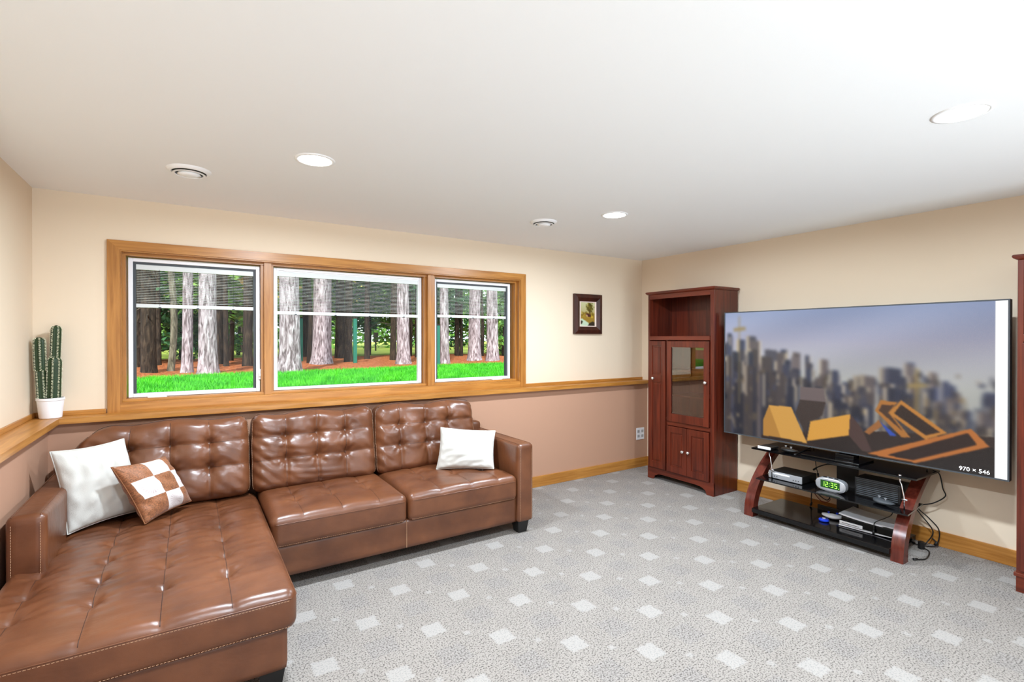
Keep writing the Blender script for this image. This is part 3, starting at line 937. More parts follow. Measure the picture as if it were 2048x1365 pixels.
def patch_mat():
    m, nt, b = new_mat('patchwork_cloth')
    N = nt.nodes.new; L = nt.links.new
    uv = N('ShaderNodeUVMap'); uv.uv_map = 'UVMap'
    mp = N('ShaderNodeMapping'); mp.inputs['Location'].default_value = (-0.24, 0.0, 0.5); mp.inputs['Scale'].default_value = (2.9, 2.95, 0)
    L(uv.outputs[0], mp.inputs[0])
    ck = N('ShaderNodeTexChecker'); ck.inputs['Scale'].default_value = 1.0
    ck.inputs['Color1'].default_value = (1, 1, 1, 1); ck.inputs['Color2'].default_value = (0, 0, 0, 1)
    L(mp.outputs[0], ck.inputs['Vector'])
    # embroidered rings inside every patch
    fr = N('ShaderNodeVectorMath'); fr.operation = 'FRACTION'; L(mp.outputs[0], fr.inputs[0])
    sb = N('ShaderNodeVectorMath'); sb.operation = 'SUBTRACT'; sb.inputs[1].default_value = (0.5, 0.5, 0); L(fr.outputs[0], sb.inputs[0])
    sp = N('ShaderNodeSeparateXYZ'); L(sb.outputs[0], sp.inputs[0])
    at = N('ShaderNodeMath'); at.operation = 'ARCTAN2'; L(sp.outputs[1], at.inputs[0]); L(sp.outputs[0], at.inputs[1])
    ml = N('ShaderNodeMath'); ml.operation = 'MULTIPLY'; ml.inputs[1].default_value = 18; L(at.outputs[0], ml.inputs[0])
    sn = N('ShaderNodeMath'); sn.operation = 'SINE'; L(ml.outputs[0], sn.inputs[0])
    ln = N('ShaderNodeVectorMath'); ln.operation = 'LENGTH'
    cx = N('ShaderNodeCombineXYZ'); L(sp.outputs[0], cx.inputs[0]); L(sp.outputs[1], cx.inputs[1]); L(cx.outputs[0], ln.inputs[0])
    lt = N('ShaderNodeMath'); lt.operation = 'LESS_THAN'; lt.inputs[1].default_value = 0.36; L(ln.outputs['Value'], lt.inputs[0])
    gt = N('ShaderNodeMath'); gt.operation = 'GREATER_THAN'; gt.inputs[1].default_value = 0.3; L(sn.outputs[0], gt.inputs[0])
    rm = N('ShaderNodeMath'); rm.operation = 'MULTIPLY'; L(lt.outputs[0], rm.inputs[0]); L(gt.outputs[0], rm.inputs[1])
    r2 = N('ShaderNodeMath'); r2.operation = 'MULTIPLY'; r2.inputs[1].default_value = 0.45; L(rm.outputs[0], r2.inputs[0])
    no = N('ShaderNodeTexNoise'); no.inputs['Scale'].default_value = 9; no.inputs['Distortion'].default_value = 2.5; L(mp.outputs[0], no.inputs['Vector'])
    br = N('ShaderNodeValToRGB')
    br.color_ramp.elements[0].position = 0.35; br.color_ramp.elements[0].color = s2l(112, 70, 40)
    br.color_ramp.elements[1].position = 0.68; br.color_ramp.elements[1].color = s2l(168, 106, 66)
    L(no.outputs['Fac'], br.inputs[0])
    wh = N('ShaderNodeMixRGB'); L(r2.outputs[0], wh.inputs[0]); wh.inputs[1].default_value = s2l(216, 210, 207); wh.inputs[2].default_value = s2l(176, 146, 148)
    spx = N('ShaderNodeSeparateXYZ'); L(mp.outputs[0], spx.inputs[0])
    inn = N('ShaderNodeMath'); inn.operation = 'GREATER_THAN'; inn.inputs[1].default_value = 0.0; L(spx.outputs[0], inn.inputs[0])
    inv = N('ShaderNodeMath'); inv.operation = 'MULTIPLY'; L(ck.outputs['Fac'], inv.inputs[0]); L(inn.outputs[0], inv.inputs[1])
    mx = N('ShaderNodeMixRGB'); L(inv.outputs[0], mx.inputs[0]); L(br.outputs[0], mx.inputs[1]); L(wh.outputs[0], mx.inputs[2])
    L(mx.outputs[0], b.inputs['Base Color'])
    b.inputs['Roughness'].default_value = 0.6; b.inputs['Sheen Weight'].default_value = 0.2
    bp = N('ShaderNodeBump'); bp.inputs['Strength'].default_value = 0.35; bp.inputs['Distance'].default_value = 0.003
    L(no.outputs['Fac'], bp.inputs['Height']); L(bp.outputs[0], b.inputs['Normal'])
    return m

pillow('throw_pillow', [(-0.555, 3.545, 0.452), (-0.225, 3.745, 0.470), (-0.335, 3.78, 0.905), (-0.640, 3.635, 0.890)], 0.075, M['cloth'],
       'larger plain white pillow leaning in the chaise corner behind the patchwork pillow', 4, 0.07)
pillow('throw_pillow', [(1.625, 3.62, 0.478), (2.010, 3.385, 0.478), (2.092, 3.50, 0.752), (1.695, 3.690, 0.790)], 0.070, M['cloth'],
       'plain white pillow resting against the sofa arm away from the chaise', 9, 0.06)
pillow('throw_pillow', [(-0.215, 3.475, 0.462), (0.005, 3.745, 0.480), (-0.128, 3.70, 0.785), (-0.368, 3.53, 0.790)], 0.070, patch_mat(),
       'brown and white patchwork pillow lying against the white pillow on the chaise', 6, 0.07, True)

# =================================================================== CACTUS
t = tag(empty('potted_cactus', (-0.722, 4.128, LEDGE)), 'green ribbed cactus in a round white pot on the ledge corner', 'plant')
pc = (-0.722, 4.128, LEDGE)
m = MB(); m.lathe([(0.0005, 0), (0.050, 0), (0.054, 0.004), (0.064, 0.108), (0.068, 0.112), (0.068, 0.126), (0.062, 0.126), (0.058, 0.10)], pc, 40); autosmooth(m.build('pot', M['pot'], t))
m = MB(); m.lathe([(0.0005, 0.116), (0.061, 0.112)], pc, 30); m.build('soil', M['soil'], t)
def cactus_stem(p0, p1, r, ribs=7, seed=0):
    p0, p1 = np.array(p0), np.array(p1)
    ax = p1-p0; L_ = np.linalg.norm(ax); ax = ax/L_
    a = np.cross(ax, [0, 1, 0]); a /= np.linalg.norm(a); b = np.cross(ax, a)
    n, mrow = ribs*6, 26
    vs, fs = [], []
    def rad(tt): # rounded ends
        d0 = min(1, tt*L_/(r*1.1)); d1 = min(1, (1-tt)*L_/(r*1.25))
        return r*math.sqrt(max(0.0, 1-(1-d1)**2))*(0.72+0.28*math.sqrt(max(0, 1-(1-d0)**2)))
    for i in range(mrow+1):
        tt = i/mrow
        if i == mrow: tt = 0.999
        R0 = rad(tt)
        for k in range(n):
            an = 2*PI*k/n
            q = R0*(0.86+0.14*abs(math.cos(an*ribs/2))**0.8)*(1.06)
            vs.append(p0+ax*L_*tt+(a*math.cos(an)+b*math.sin(an))*q)
    for i in range(mrow):
        for k in range(n):
            fs.append((i*n+k, i*n+(k+1) % n, (i+1)*n+(k+1) % n, (i+1)*n+k))
    fs.append(tuple(range(mrow*n, (mrow+1)*n)))
    o = mesh('stem', vs, fs, M['cactus'], t, True)
    g = np.random.default_rng(seed)
    sp = MB()
    for rb_ in range(ribs):
        an = 2*PI*rb_/ribs
        z = 0.012
        while z < L_-0.004:
            R0 = rad(z/L_)*1.05
            dr = a*math.cos(an)+b*math.sin(an); tg = -a*math.sin(an)+b*math.cos(an)
            p = p0+ax*z+dr*R0
            for s_ in (-1, 1, 0):
                e_ = p+dr*0.005+tg*0.0048*s_+ax*g.uniform(-0.003, 0.004)
                sp.tube([p-dr*0.001, e_], [0.0022, 0.0009], 4)
            z += 0.0088
    sp.build('spines', M['spine'], o)
cactus_stem((-0.710, 4.128, 1.115), (-0.703, 4.128, 1.400), 0.034, 8, 1)
cactus_stem((-0.700, 4.126, 1.375), (-0.693, 4.126, 1.588), 0.024, 6, 2)
cactus_stem((-0.757, 4.120, 1.115), (-0.766, 4.120, 1.325), 0.024, 6, 3)
cactus_stem((-0.766, 4.120, 1.300), (-0.772, 4.120, 1.515), 0.028, 7, 4)

# =================================================================== BOOKCASES
def bookcase(X0, Y0, label, skirt=False):
    W_, D1 = 0.812, XR-0.018
    Y1 = Y0+W_
    t = tag(empty('bookcase', ((X0+D1)/2, (Y0+Y1)/2, 0)), label, 'bookcase', 'matching cherry bookcases')
    ch, cy_ = M['cherry'], M['cherry_y']
    Z = 1.972
    for a, b in ((Y0, Y0+0.022), (Y1-0.022, Y1)):
        boxo('side_panel', X0+0.019, D1, a, b, 0.0, Z, ch, t)
    boxo('back_panel', D1-0.012, D1, Y0+0.022, Y1-0.022, 0.08, Z, ch, t)
    # crown board with a rounded nose
    m = MB(); ov = 0.022
    pr = [(0, 0), (0.006, 0.004), (0.012, 0.012), (0.014, 0.022), (0.010, 0.030), (0, 0.032)]
    rings = []
    for o_, z in [(-0.004, 0), (0.006, 0.003), (0.016, 0.010), (ov, 0.020), (ov-0.003, 0.029), (ov-0.010, 0.032)]:
        rings.append([(X0-o_, Y0-o_, Z+z), (X0-o_, Y1+o_, Z+z), (D1, Y1+o_, Z+z), (D1, Y0-o_, Z+z)])
    vs = [p for r in rings for p in r]; fs = [(0, 1, 2, 3), tuple(range(len(vs)-1, len(vs)-5, -1))]
    for i in range(len(rings)-1):
        for k in range(4):
            fs.append((i*4+k, (i+1)*4+k, (i+1)*4+(k+1) % 4, i*4+(k+1) % 4))
    m.add(vs, fs).build('crown_board', cy_, t)
    # face frame
    for a, b in ((Y0, Y0+0.044), (Y1-0.026, Y1)):
        boxo('stile', X0, X0+0.019, a, b, 0.0, Z, ch, t, 0.002)
    boxo('rail', X0, X0+0.019, Y0+0.044, Y1-0.026, 1.925, Z, cy_, t, 0.002)
    boxo('rail', X0-0.010, X0+0.019, Y0+0.044, Y1-0.026, 1.487, 1.530, cy_, t, 0.004)
    boxo('rail', X0, X0+0.019, Y0+0.044, Y1-0.262, 0.606, 0.648, cy_, t, 0.002)
    boxo('stile', X0, X0+0.019, Y1-0.262, Y1-0.246, 0.12, 1.487, ch, t, 0.002)
    # shelves
    for z in (1.500, 0.612, 0.105):
        boxo('shelf', X0+0.019, D1-0.012, Y0+0.022, Y1-0.022, z, z+0.019, cy_, t)
    for z in (1.165, 0.905):
        boxo('shelf', X0+0.045, D1-0.012, Y0+0.022, Y1-0.262, z, z+0.019, cy_, t)
    boxo('divider', X0+0.019, D1-0.012, Y1-0.262, Y1-0.243, 0.124, 1.500, ch, t)
    # arched apron between the two feet
    pts = [(Y0, 0.125), (Y0, 0.0), (Y0+0.075, 0.0), (Y0+0.095, 0.040), (Y0+0.14, 0.062), (Y0+0.20, 0.068),
           (Y1-0.20, 0.068), (Y1-0.14, 0.062), (Y1-0.095, 0.040), (Y1-0.075, 0.0), (Y1, 0.0), (Y1, 0.125)]
    m = MB(); m.prism([(a, b) for a, b in pts], 'x', X0-0.004, X0+0.012); m.build('apron', cy_, t)
    if skirt:
        m = MB(); m.box(X0-0.014, D1, Y0-0.010, Y1+0.010, 0.092, 0.116, 0.006); m.build('base_moulding', cy_, t)
    # doors
    def door(y0, y1, z0, z1, knob, panels, glass=False, fw=0.052):
        m = MB(); x0, x1 = X0-0.018, X0-0.001
        m.box(x0, x1, y0, y0+fw, z0, z1, 0.002); m.box(x0, x1, y1-fw, y1, z0, z1, 0.002)
        zs = [z0] + [z for p in panels for z in p] + [z1]
        for k in range(0, len(zs), 2):
            m.box(x0, x1, y0+fw, y1-fw, zs[k], zs[k+1], 0.002)
        d = m.build('door', ch, t)
        for a, b in panels:
            if glass:
                boxo('pane', x0+0.008, x0+0.011, y0+fw, y1-fw, a, b, M['cab_glass'], d)
            else:
                q = MB(); q.box(x0+0.008, x1, y0+fw, y1-fw, a, b)
                q.box(x0+0.003, x1, y0+fw+0.018, y1-fw-0.018, a+0.018, b-0.018, 0.003)
                q.build('panel', ch, d)
        k = MB(); ky, kz = knob
        kn = [(0.006, 0), (0.006, 0.010), (0.011, 0.014), (0.015, 0.019), (0.015, 0.024), (0.010, 0.029), (0.0005, 0.031)]
        vs, fs = [], []
        n = 16
        for r, h in kn:
            for j in range(n):
                a = 2*PI*j/n; vs.append((x0-h, ky+r*math.cos(a), kz+r*math.sin(a)))
        for i in range(len(kn)-1):
            for j in range(n):
                fs.append((i*n+j, i*n+(j+1) % n, (i+1)*n+(j+1) % n, (i+1)*n+j))
        k.add(vs, fs).build('knob', M['knob'], d, True)
        return d
    door(Y1-0.244, Y1-0.022, 0.130, 1.478, (Y1-0.092, 1.082), [(0.20, 1.045), (1.12, 1.430)], fw=0.050)
    door(Y0+0.046, Y1-0.264, 0.652, 1.478, (Y0+0.076, 1.080), [(0.735, 1.415)], glass=True, fw=0.058)
    mid = (Y0+0.046+Y1-0.264)/2
    door(Y0+0.046, mid-0.002, 0.130, 0.602, (mid-0.026, 0.368), [(0.195, 0.540)], fw=0.05)
    door(mid+0.002, Y1-0.264, 0.130, 0.602, (mid+0.042, 0.365), [(0.195, 0.540)], fw=0.05)
    return t
bookcase(4.180, 2.950, 'tall cherry wood bookcase with a glass door, in the corner beside the outlet')
bookcase(4.135, 0.062, 'cherry wood bookcase cut off by the picture edge, beyond the television', True)

# =================================================================== TELEVISION
TX, TY0, TY1, TZ0, TZ1 = 4.275, 0.935, 2.905, 0.615, 1.752
tv = tag(empty('television', (4.30, 1.92, 0.561)), 'huge flat screen television showing a hazy city skyline, over the glass stand', 'television')
boxo('housing', TX+0.004, TX+0.045, TY0, TY1, TZ0, TZ1, M['black'], tv, 0.004)
def frame_x(name, x0, x1, y0, y1, z0, z1, wd, mat, parent):
    m = MB(); m.box(x0, x1, y0, y0+wd, z0, z1); m.box(x0, x1, y1-wd, y1, z0, z1); m.box(x0, x1, y0+wd, y1-wd, z0, z0+wd); m.box(x0, x1, y0+wd, y1-wd, z1-wd, z1)
    return m.build(name, mat, parent)
frame_x('bezel', TX-0.006, TX+0.006, TY0, TY1, TZ0, TZ1, 0.009, M['gasket'], tv)
# the picture on the screen: sky, blurred towers, heaped tan blocks and planks, a white strip at one side
SH, SW = 240, 416
sc = np.zeros((SH, SW, 3))
VV, UU = np.meshgrid(np.linspace(0, 1, SH), np.linspace(0, 1, SW), indexing='ij')
top = np.array([134, 148, 182]); mid_ = np.array([162, 162, 182]); low = np.array([178, 180, 176])
a = np.clip(VV/0.25, 0, 1)[..., None]; b = np.clip((VV-0.22)/0.3, 0, 1)[..., None]
sc[:] = (top*(1-a)+mid_*a)*(1-b)+low*b
sc += (-22*(UU-0.5))[..., None]
sc += 6*np.sin(UU*9+VV*14)[..., None]
g = np.random.default_rng(5)
sky = [(0.0, .03, .14), (.03, .10, .20), (.11, .18, .19), (.19, .25, .25), (.26, .31, .27), (.31, .36, .31), (.365, .40, .29), (.41, .46, .36), (.46, .52, .42),
       (.52, .57, .46), (.56, .63, .43), (.645, .715, .40), (.715, .765, .35), (.77, .81, .41), (.81, .855, .46), (.86, .90, .49), (.90, .925, .58), (.927, .975, .50)]
for layer in range(3):
    for (u0, u1, v0) in sky:
        n = 3 if layer else 2
        for k in range(n):
            w_ = (u1-u0)*g.uniform(0.45, 0.9); x = g.uniform(u0-0.01, u1-w_+0.012); y = v0+g.uniform(0, 0.06)+0.10*layer
            bcol = np.array([[66, 74, 100], [84, 84, 98], [52, 60, 84], [96, 88, 90]][g.integers(4)])*(1.02-0.20*layer)*g.uniform(0.8, 1.15)
            fill_poly(sc, [(x, y), (x+w_, y+g.uniform(0, .01)), (x+w_, 1), (x, 1)], bcol)
            if g.random() < 0.65:
                e = w_*g.uniform(0.12, 0.3); xx = x if g.random() < 0.6 else x+w_-e
                fill_poly(sc, [(xx, y), (xx+e, y), (xx+e, min(1, y+g.uniform(.08, .3))), (xx, min(1, y+g.uniform(.08, .3)))], np.array([206, 190, 166])*g.uniform(0.7, 1.1))
for k in range(240):
    x, y = g.uniform(0, 0.97), g.uniform(0.42, 0.98)
    w_, h_ = g.uniform(0.003, 0.014), g.uniform(0.01, 0.07)
    fill_poly(sc, [(x, y), (x+w_, y), (x+w_, y+h_), (x, y+h_)], np.array([[60, 66, 88], [108, 96, 84], [40, 44, 60], [150, 130, 100]][g.integers(4)])*g.uniform(0.6, 1.1))
for cx_, v0, wd in ((.075, .03, .002), (.762, .40, .004)):   # tower cranes
    fill_poly(sc, [(cx_-wd, v0), (cx_+wd, v0), (cx_+wd, .75), (cx_-wd, .75)], (150, 128, 80))
    fill_poly(sc, [(cx_-.03, v0+.10), (cx_+.03, v0+.09), (cx_+.03, v0+.115), (cx_-.03, v0+.125)], (150, 128, 80))
sc = blur(blur(sc, 3), 2)
fg = [([(.185, .974), (.391, .895), (.589, .841), (.657, .822), (.969, .77), (.969, 1.01), (.185, 1.01)], (44, 32, 28)),
      ([(.355, .573), (.449, .57), (.458, .668), (.355, .665)], (104, 92, 92)), ([(.355, .665), (.458, .668), (.444, .765), (.391, .83), (.38, .925), (.337, .767)], (58, 48, 44)),
      ([(.219, .735), (.273, .973), (.192, .979), (.192, .857)], (176, 126, 56)), ([(.219, .735), (.318, .727), (.386, .983), (.273, .973)], (204, 152, 72)),
      ([(.383, .967), (.543, .88), (.609, .982), (.484, 1.004)], (34, 24, 20)), ([(.548, .732), (.589, .821), (.624, .968), (.589, .97), (.543, .88)], (72, 52, 48)),
      ([(.397, .819), (.548, .732), (.543, .88), (.383, .967)], (210, 152, 62)),
      ([(.648, .757), (.704, .838), (.681, .844)], (44, 74, 168)), ([(.596, .839), (.645, .748), (.657, .785), (.614, .854)], (150, 96, 50)),
      ([(.633, .689), (.65, .617), (.704, .622), (.681, .693), (.744, .836), (.717, .843)], (168, 108, 46)), ([(.645, .686), (.655, .646), (.694, .643), (.676, .694), (.722, .805)], (70, 48, 34)),
      ([(.715, .606), (.848, .779), (.787, .836), (.676, .698)], (182, 120, 50)), ([(.715, .634), (.828, .78), (.789, .809), (.694, .695)], (46, 32, 24)),
      ([(.604, .984), (.762, .99), (.957, .828), (.969, .832), (.969, 1.01), (.60, 1.01)], (24, 15, 12)),
      ([(.604, .984), (.91, .736), (.957, .828), (.762, .99)], (176, 104, 44)), ([(.672, .971), (.902, .764), (.925, .825), (.749, .977)], (38, 21, 15))]
for poly, rgb in fg: fill_poly(sc, poly, rgb)
sc = blur(sc, 1)
sc[:, int(.970*SW):] = (250, 250, 250)
paint_grid('screen', (TX-0.002, TY1-0.009, TZ1-0.009), (0, -(TY1-TY0-0.018), 0), (0, 0, -(TZ1-TZ0-0.018)), sc, vcol_mat('screen_picture', 0.25, 0.78), tv)
tc_ = bpy.data.curves.new('caption', 'FONT'); tc_.body = '970 \u00d7 546'; tc_.size = 0.037; tc_.extrude = 0.0004
tc_.align_x = 'LEFT'
tc_.materials.append(emit('caption_white', (240, 240, 240), 0.9))
tmp = bpy.data.objects.new('caption_outline', tc_); C.objects.link(tmp)
bpy.context.view_layer.update()
cap_me = bpy.data.meshes.new_from_object(tmp.evaluated_get(bpy.context.evaluated_depsgraph_get()))
bpy.data.objects.remove(tmp)
to = bpy.data.objects.new('caption', cap_me); C.objects.link(to)
to.rotation_euler = (PI/2, 0, -PI/2); to.location = (TX-0.004, TY1-0.877*(TY1-TY0), TZ1-0.992*(TZ1-TZ0)+0.014)
attach(to, tv)
m = MB(); m.box(TX+0.045, TX+0.075, 1.795, 1.925, 0.573, 0.80, 0.006); m.box(TX-0.02, TX+0.075, 1.795, 1.925, 0.573, 0.606, 0.006); m.build('neck', M['gloss_black'], tv)
boxo('base_plate', 4.150, 4.400, 1.715, 2.135, 0.5625, 0.574, M['gloss_black'], tv, 0.003)

# =================================================================== TELEVISION STAND
st_ = tag(empty('tv_stand', (4.2, 1.93, 0)), 'low television stand with curved cherry legs and three black glass shelves', 'tv stand')
def glass_shelf(name, pts, z0, z1):
    m = MB(); m.prism(pts, 'z', z0, z1); return m.build(name, M['gloss_black'], st_)
glass_shelf('top_shelf', [(4.085, 2.515), (4.085, 1.345), (4.500, 1.345), (4.500, 2.515)], 0.550, 0.562)
glass_shelf('middle_shelf', [(4.005, 2.425), (4.005, 1.365), (4.370, 1.400), (4.370, 2.470)], 0.322, 0.332)
boxo('lower_shelf', 3.968, 4.420, 1.456, 2.440, 0.045, 0.082, M['gloss_black'], st_, 0.004)
def leg(y0, y1):
    front = spline([(3.985, 0.0), (4.002, 0.12), (4.058, 0.24), (4.160, 0.36), (4.295, 0.47), (4.415, 0.549)], 8)
    back = spline([(4.495, 0.549), (4.345, 0.45), (4.215, 0.34), (4.122, 0.22), (4.070, 0.11), (4.060, 0.0)], 8)
    pts = front+back
    m = MB(); n = len(front)
    vs = [(p[0], y0, p[1]) for p in pts]+[(p[0], y1, p[1]) for p in pts]
    N_ = len(pts); fs = []
    for i in range(n-1):
        j, j2 = N_-1-i, N_-2-i
        fs.append((i, i+1, j2, j)); fs.append((N_+i, N_+j, N_+j2, N_+i+1))
    for i in range(N_): fs.append((i, N_+i, N_+(i+1) % N_, (i+1) % N_))
    m.add(vs, fs); autosmooth(m.build('leg', M['cherry_leg'], st_))
    m = MB(); m.tube([(4.40, (y0+y1)/2, 0.0), (4.40, (y0+y1)/2, 0.05)], 0.02, 12); m.build('rear_foot', M['black'], st_)
leg(2.442, 2.520); leg(1.382, 1.456)
m = MB(); m.box(4.425, 4.455, 1.84, 1.99, 0.03, 0.55, 0.004); m.box(4.410, 4.425, 1.70, 2.13, 0.05, 0.12, 0.004); m.build('spine', M['black'], st_)
for y in (1.448, 2.372):
    m = MB(); dy = -0.03 if y < 2 else -0.03
    m.tube([(4.115, y, 0.562), (4.115, y, 0.515), (4.112, y+dy*0.3, 0.505), (4.100, y+dy, 0.410), (4.100, y+dy, 0.332)], 0.0045, 8); m.tube([(4.115, y, 0.548), (4.115, y, 0.566)], 0.010, 12)
    m.tube([(4.095, y+dy-0.02, 0.405), (4.095, y+dy+0.012, 0.405)], 0.007, 8)
    m.build('shelf_bracket', M['chrome'], st_, True)

# ---- things on the stand
t = tag(empty('set_top_box', (4.13, 2.41, 0.562)), 'small white and black box at the end of the top glass shelf', 'set-top box')
boxo('case', 4.105, 4.225, 2.355, 2.465, 0.567, 0.585, M['black'], t, 0.003)
boxo('front', 4.096, 4.106, 2.355, 2.465, 0.565, 0.587, M['white'], t, 0.002)
for x in (4.115, 4.21): boxo('foot', x-0.006, x+0.006, 2.37, 2.45, 0.5622, 0.567, M['black'], t)

def gamepad(name, c, yaw, mat, label, pad_mat):
    t = tag(empty(name, c), label, 'controller', 'game controllers on the stand')
    R = Matrix.Rotation(yaw, 3, 'Z')
    bm = bmesh.new()
    bmesh.ops.create_uvsphere(bm, u_segments=28, v_segments=14, radius=1)
    for v in bm.verts:
        x, y, z = v.co
        # flat body with two grips curving toward the player
        px = x*0.078; py = y*0.036-0.040*(abs(x)**2.2)*(0.6+0.4*(y < 0)); pz = z*0.020*(1-0.25*abs(x))
        q = R @ Vector((px, py, pz)); v.co = Vector((c[0]+q.x, c[1]+q.y, c[2]+0.021+q.z))
    me = bpy.data.meshes.new('body'); bm.to_mesh(me); bm.free(); me.materials.append(mat)
    me.polygons.foreach_set('use_smooth', [True]*len(me.polygons))
    o = bpy.data.objects.new('body', me); C.objects.link(o); attach(o, t)
    for sx in (-0.028, 0.028):
        q = R @ Vector((sx, -0.012, 0)); m = MB(); p = (c[0]+q.x, c[1]+q.y, c[2])
        m.lathe([(0.004, 0.034), (0.004, 0.046), (0.009, 0.047), (0.009, 0.050), (0.0005, 0.050)], p, 14); m.build('thumbstick', pad_mat, t)
    return t
gamepad('game_controller', (4.155, 2.245, 0.562), math.radians(70), M['black'], 'black game controller on the top glass shelf beside the small box', M['silver'])
gamepad('game_controller', (4.110, 1.560, 0.332), math.radians(60), M['gasket'], 'dark game controller on the middle shelf in front of the black box', M['silver'])
gamepad('game_controller', (4.255, 1.940, 0.082), math.radians(110), M['white'], 'white game controller on the lowest shelf next to the console', M['blue'])

t = tag(empty('dvd_player', (4.25, 2.24, 0.332)), 'silver fronted disc player on the middle shelf beside the clock', 'disc player')
boxo('case', 4.118, 4.345, 2.105, 2.372, 0.338, 0.392, M['black'], t, 0.002)
fr = boxo('front_panel', 4.108, 4.119, 2.103, 2.374, 0.337, 0.393, M['silver'], t, 0.002)
boxo('disc_tray', 4.1065, 4.108, 2.20, 2.34, 0.372, 0.384, M['white'], fr)
m = MB()
for y in (2.125, 2.145, 2.165, 2.30, 2.32): m.box(4.1062, 4.108, y, y+0.008, 0.352, 0.358)
m.build('buttons', M['black'], fr)
for y in (2.13, 2.35):
    boxo('foot', 4.14, 4.16, y-0.01, y+0.01, 0.332, 0.338, M['black'], t)

t = tag(empty('alarm_clock', (4.15, 1.895, 0.332)), 'silver digital alarm clock with green digits reading 12:35', 'clock')
# rounded oblong body, facing the room
def oval(cy, cz, hy, hz, n=36, e=2.8):
    out = []
    for k in range(n):
        a = 2*PI*k/n; c_, s_ = math.cos(a), math.sin(a)
        out.append((cy+hy*math.copysign(abs(c_)**(2/e), c_), cz+hz*math.copysign(abs(s_)**(2/e), s_)))
    return out
cyk, czk = 1.893, 0.384
def loft_x(rings, name, mat, parent):
    vs, fs = [], []; n = len(rings[0][1])
    for x, ring in rings: vs += [(x, p[0], p[1]) for p in ring]
    for i in range(len(rings)-1):
        for k in range(n): fs.append((i*n+k, (i+1)*n+k, (i+1)*n+(k+1) % n, i*n+(k+1) % n))
    fs.append(tuple(range(n))); fs.append(tuple(range(len(vs)-1, len(vs)-n-1, -1)))
    return autosmooth(MB().add(vs, fs).build(name, mat, parent))
loft_x([(4.122, oval(cyk, czk, 0.100, 0.044)), (4.112, oval(cyk, czk, 0.106, 0.050)), (4.150, oval(cyk, czk, 0.108, 0.052)), (4.20, oval(cyk, czk-0.004, 0.085, 0.042))][1:], 'shell', M['silver'], t)
loft_x([(4.1085, oval(cyk, czk, 0.098, 0.043)), (4.1125, oval(cyk, czk, 0.104, 0.048))], 'bezel', M['silver'], t)
dsp = boxo('display', 4.1070, 4.1090, cyk-0.068, cyk+0.068, czk-0.026, czk+0.030, M['digit_bg'], t)
seg = MB(); dx0, dx1 = 4.1058, 4.1070
SEGS = {'1': 'bc', '2': 'abged', '3': 'abgcd', '5': 'afgcd'}
def digit(ch_, y, z, w_=0.0165, h_=0.036, k=0.0026):
    zt, zm, zb = z+h_/2, z, z-h_/2
    yl, yr = y+w_/2, y-w_/2          # seen from the room, larger y is to the left
    R_ = {'a': (yr, yl, zt-k, zt), 'g': (yr, yl, zm-k/2, zm+k/2), 'd': (yr, yl, zb, zb+k), 'b': (yr, yr+k, zm, zt), 'c': (yr, yr+k, zb, zm), 'f': (yl-k, yl, zm, zt), 'e': (yl-k, yl, zb, zm)}
    for s_ in SEGS[ch_]:
        q = R_[s_]; seg.box(dx0, dx1, q[0], q[1], q[2], q[3])
for ch_, off in (('1', 0.049), ('2', 0.024), ('3', -0.014), ('5', -0.041)): digit(ch_, cyk+off, czk+0.002)
seg.box(dx0, dx1, cyk+0.003, cyk+0.007, czk+0.008, czk+0.012); seg.box(dx0, dx1, cyk+0.003, cyk+0.007, czk-0.010, czk-0.006)
seg.box(dx0, dx1, cyk-0.062, cyk-0.058, czk-0.018, czk-0.014)
seg.build('digits', M['digit'], dsp)
m = MB()
for k in range(3): m.box(4.120, 4.128, cyk-0.05+0.04*k, cyk-0.025+0.04*k, 0.434, 0.440, 0.001)
m.build('buttons', M['black'], t)
boxo('foot', 4.12, 4.18, cyk-0.06, cyk+0.06, 0.332, 0.336, M['black'], t)

t = tag(empty('speaker_box', (4.27, 1.60, 0.332)), 'black box shaped speaker on the middle shelf under the glass top', 'speaker')
boxo('case', 4.19, 4.355, 1.47, 1.76, 0.3325, 0.470, M['black'], t, 0.006)
m = MB()
for k in range(9): m.box(4.184, 4.190, 1.485, 1.745, 0.346+k*0.0135, 0.3515+k*0.0135)
m.build('grille', M['gasket'], t)

t = tag(empty('game_console', (4.27, 1.665, 0.082)), 'white and black game console lying flat on the lowest shelf', 'game console')
def curved_plate(z_fn, th, name, mat):
    vs, fs = [], []; n = 16
    y0, y1 = 1.475, 1.850
    for i in range(n+1):
        tt = i/n; y = y1+(y0-y1)*tt
        x0, x1 = 4.150+0.02*tt, 4.385
        z = z_fn(tt)
        vs += [(x0, y, z), (x1, y, z+0.004), (x1, y, z+0.004+th), (x0+0.006, y, z+th), (x0, y, z+th*0.5)]
    for i in range(n):
        for k in range(5): fs.append((i*5+k, i*5+(k+1) % 5, (i+1)*5+(k+1) % 5, (i+1)*5+k))
    fs.append((4, 3, 2, 1, 0)); fs.append(tuple(n*5+k for k in range(5)))
    return autosmooth(MB().add(vs, fs).build(name, mat, t))
curved_plate(lambda q: 0.170-0.012*q-0.010*(1-(2*q-1)**2), 0.009, 'top_plate', M['white'])
curved_plate(lambda q: 0.086+0.012*(2*q-1)**2*(q > .5), 0.008, 'bottom_plate', M['white'])
boxo('body', 4.165, 4.370, 1.490, 1.838, 0.098, 0.160, M['gloss_black'], t, 0.004)
boxo('drive_bulge', 4.146, 4.160, 1.690, 1.845, 0.100, 0.125, M['white'], t, 0.005)
boxo('disc_slot', 4.1445, 4.147, 1.71, 1.825, 0.111, 0.114, M['black'], t)

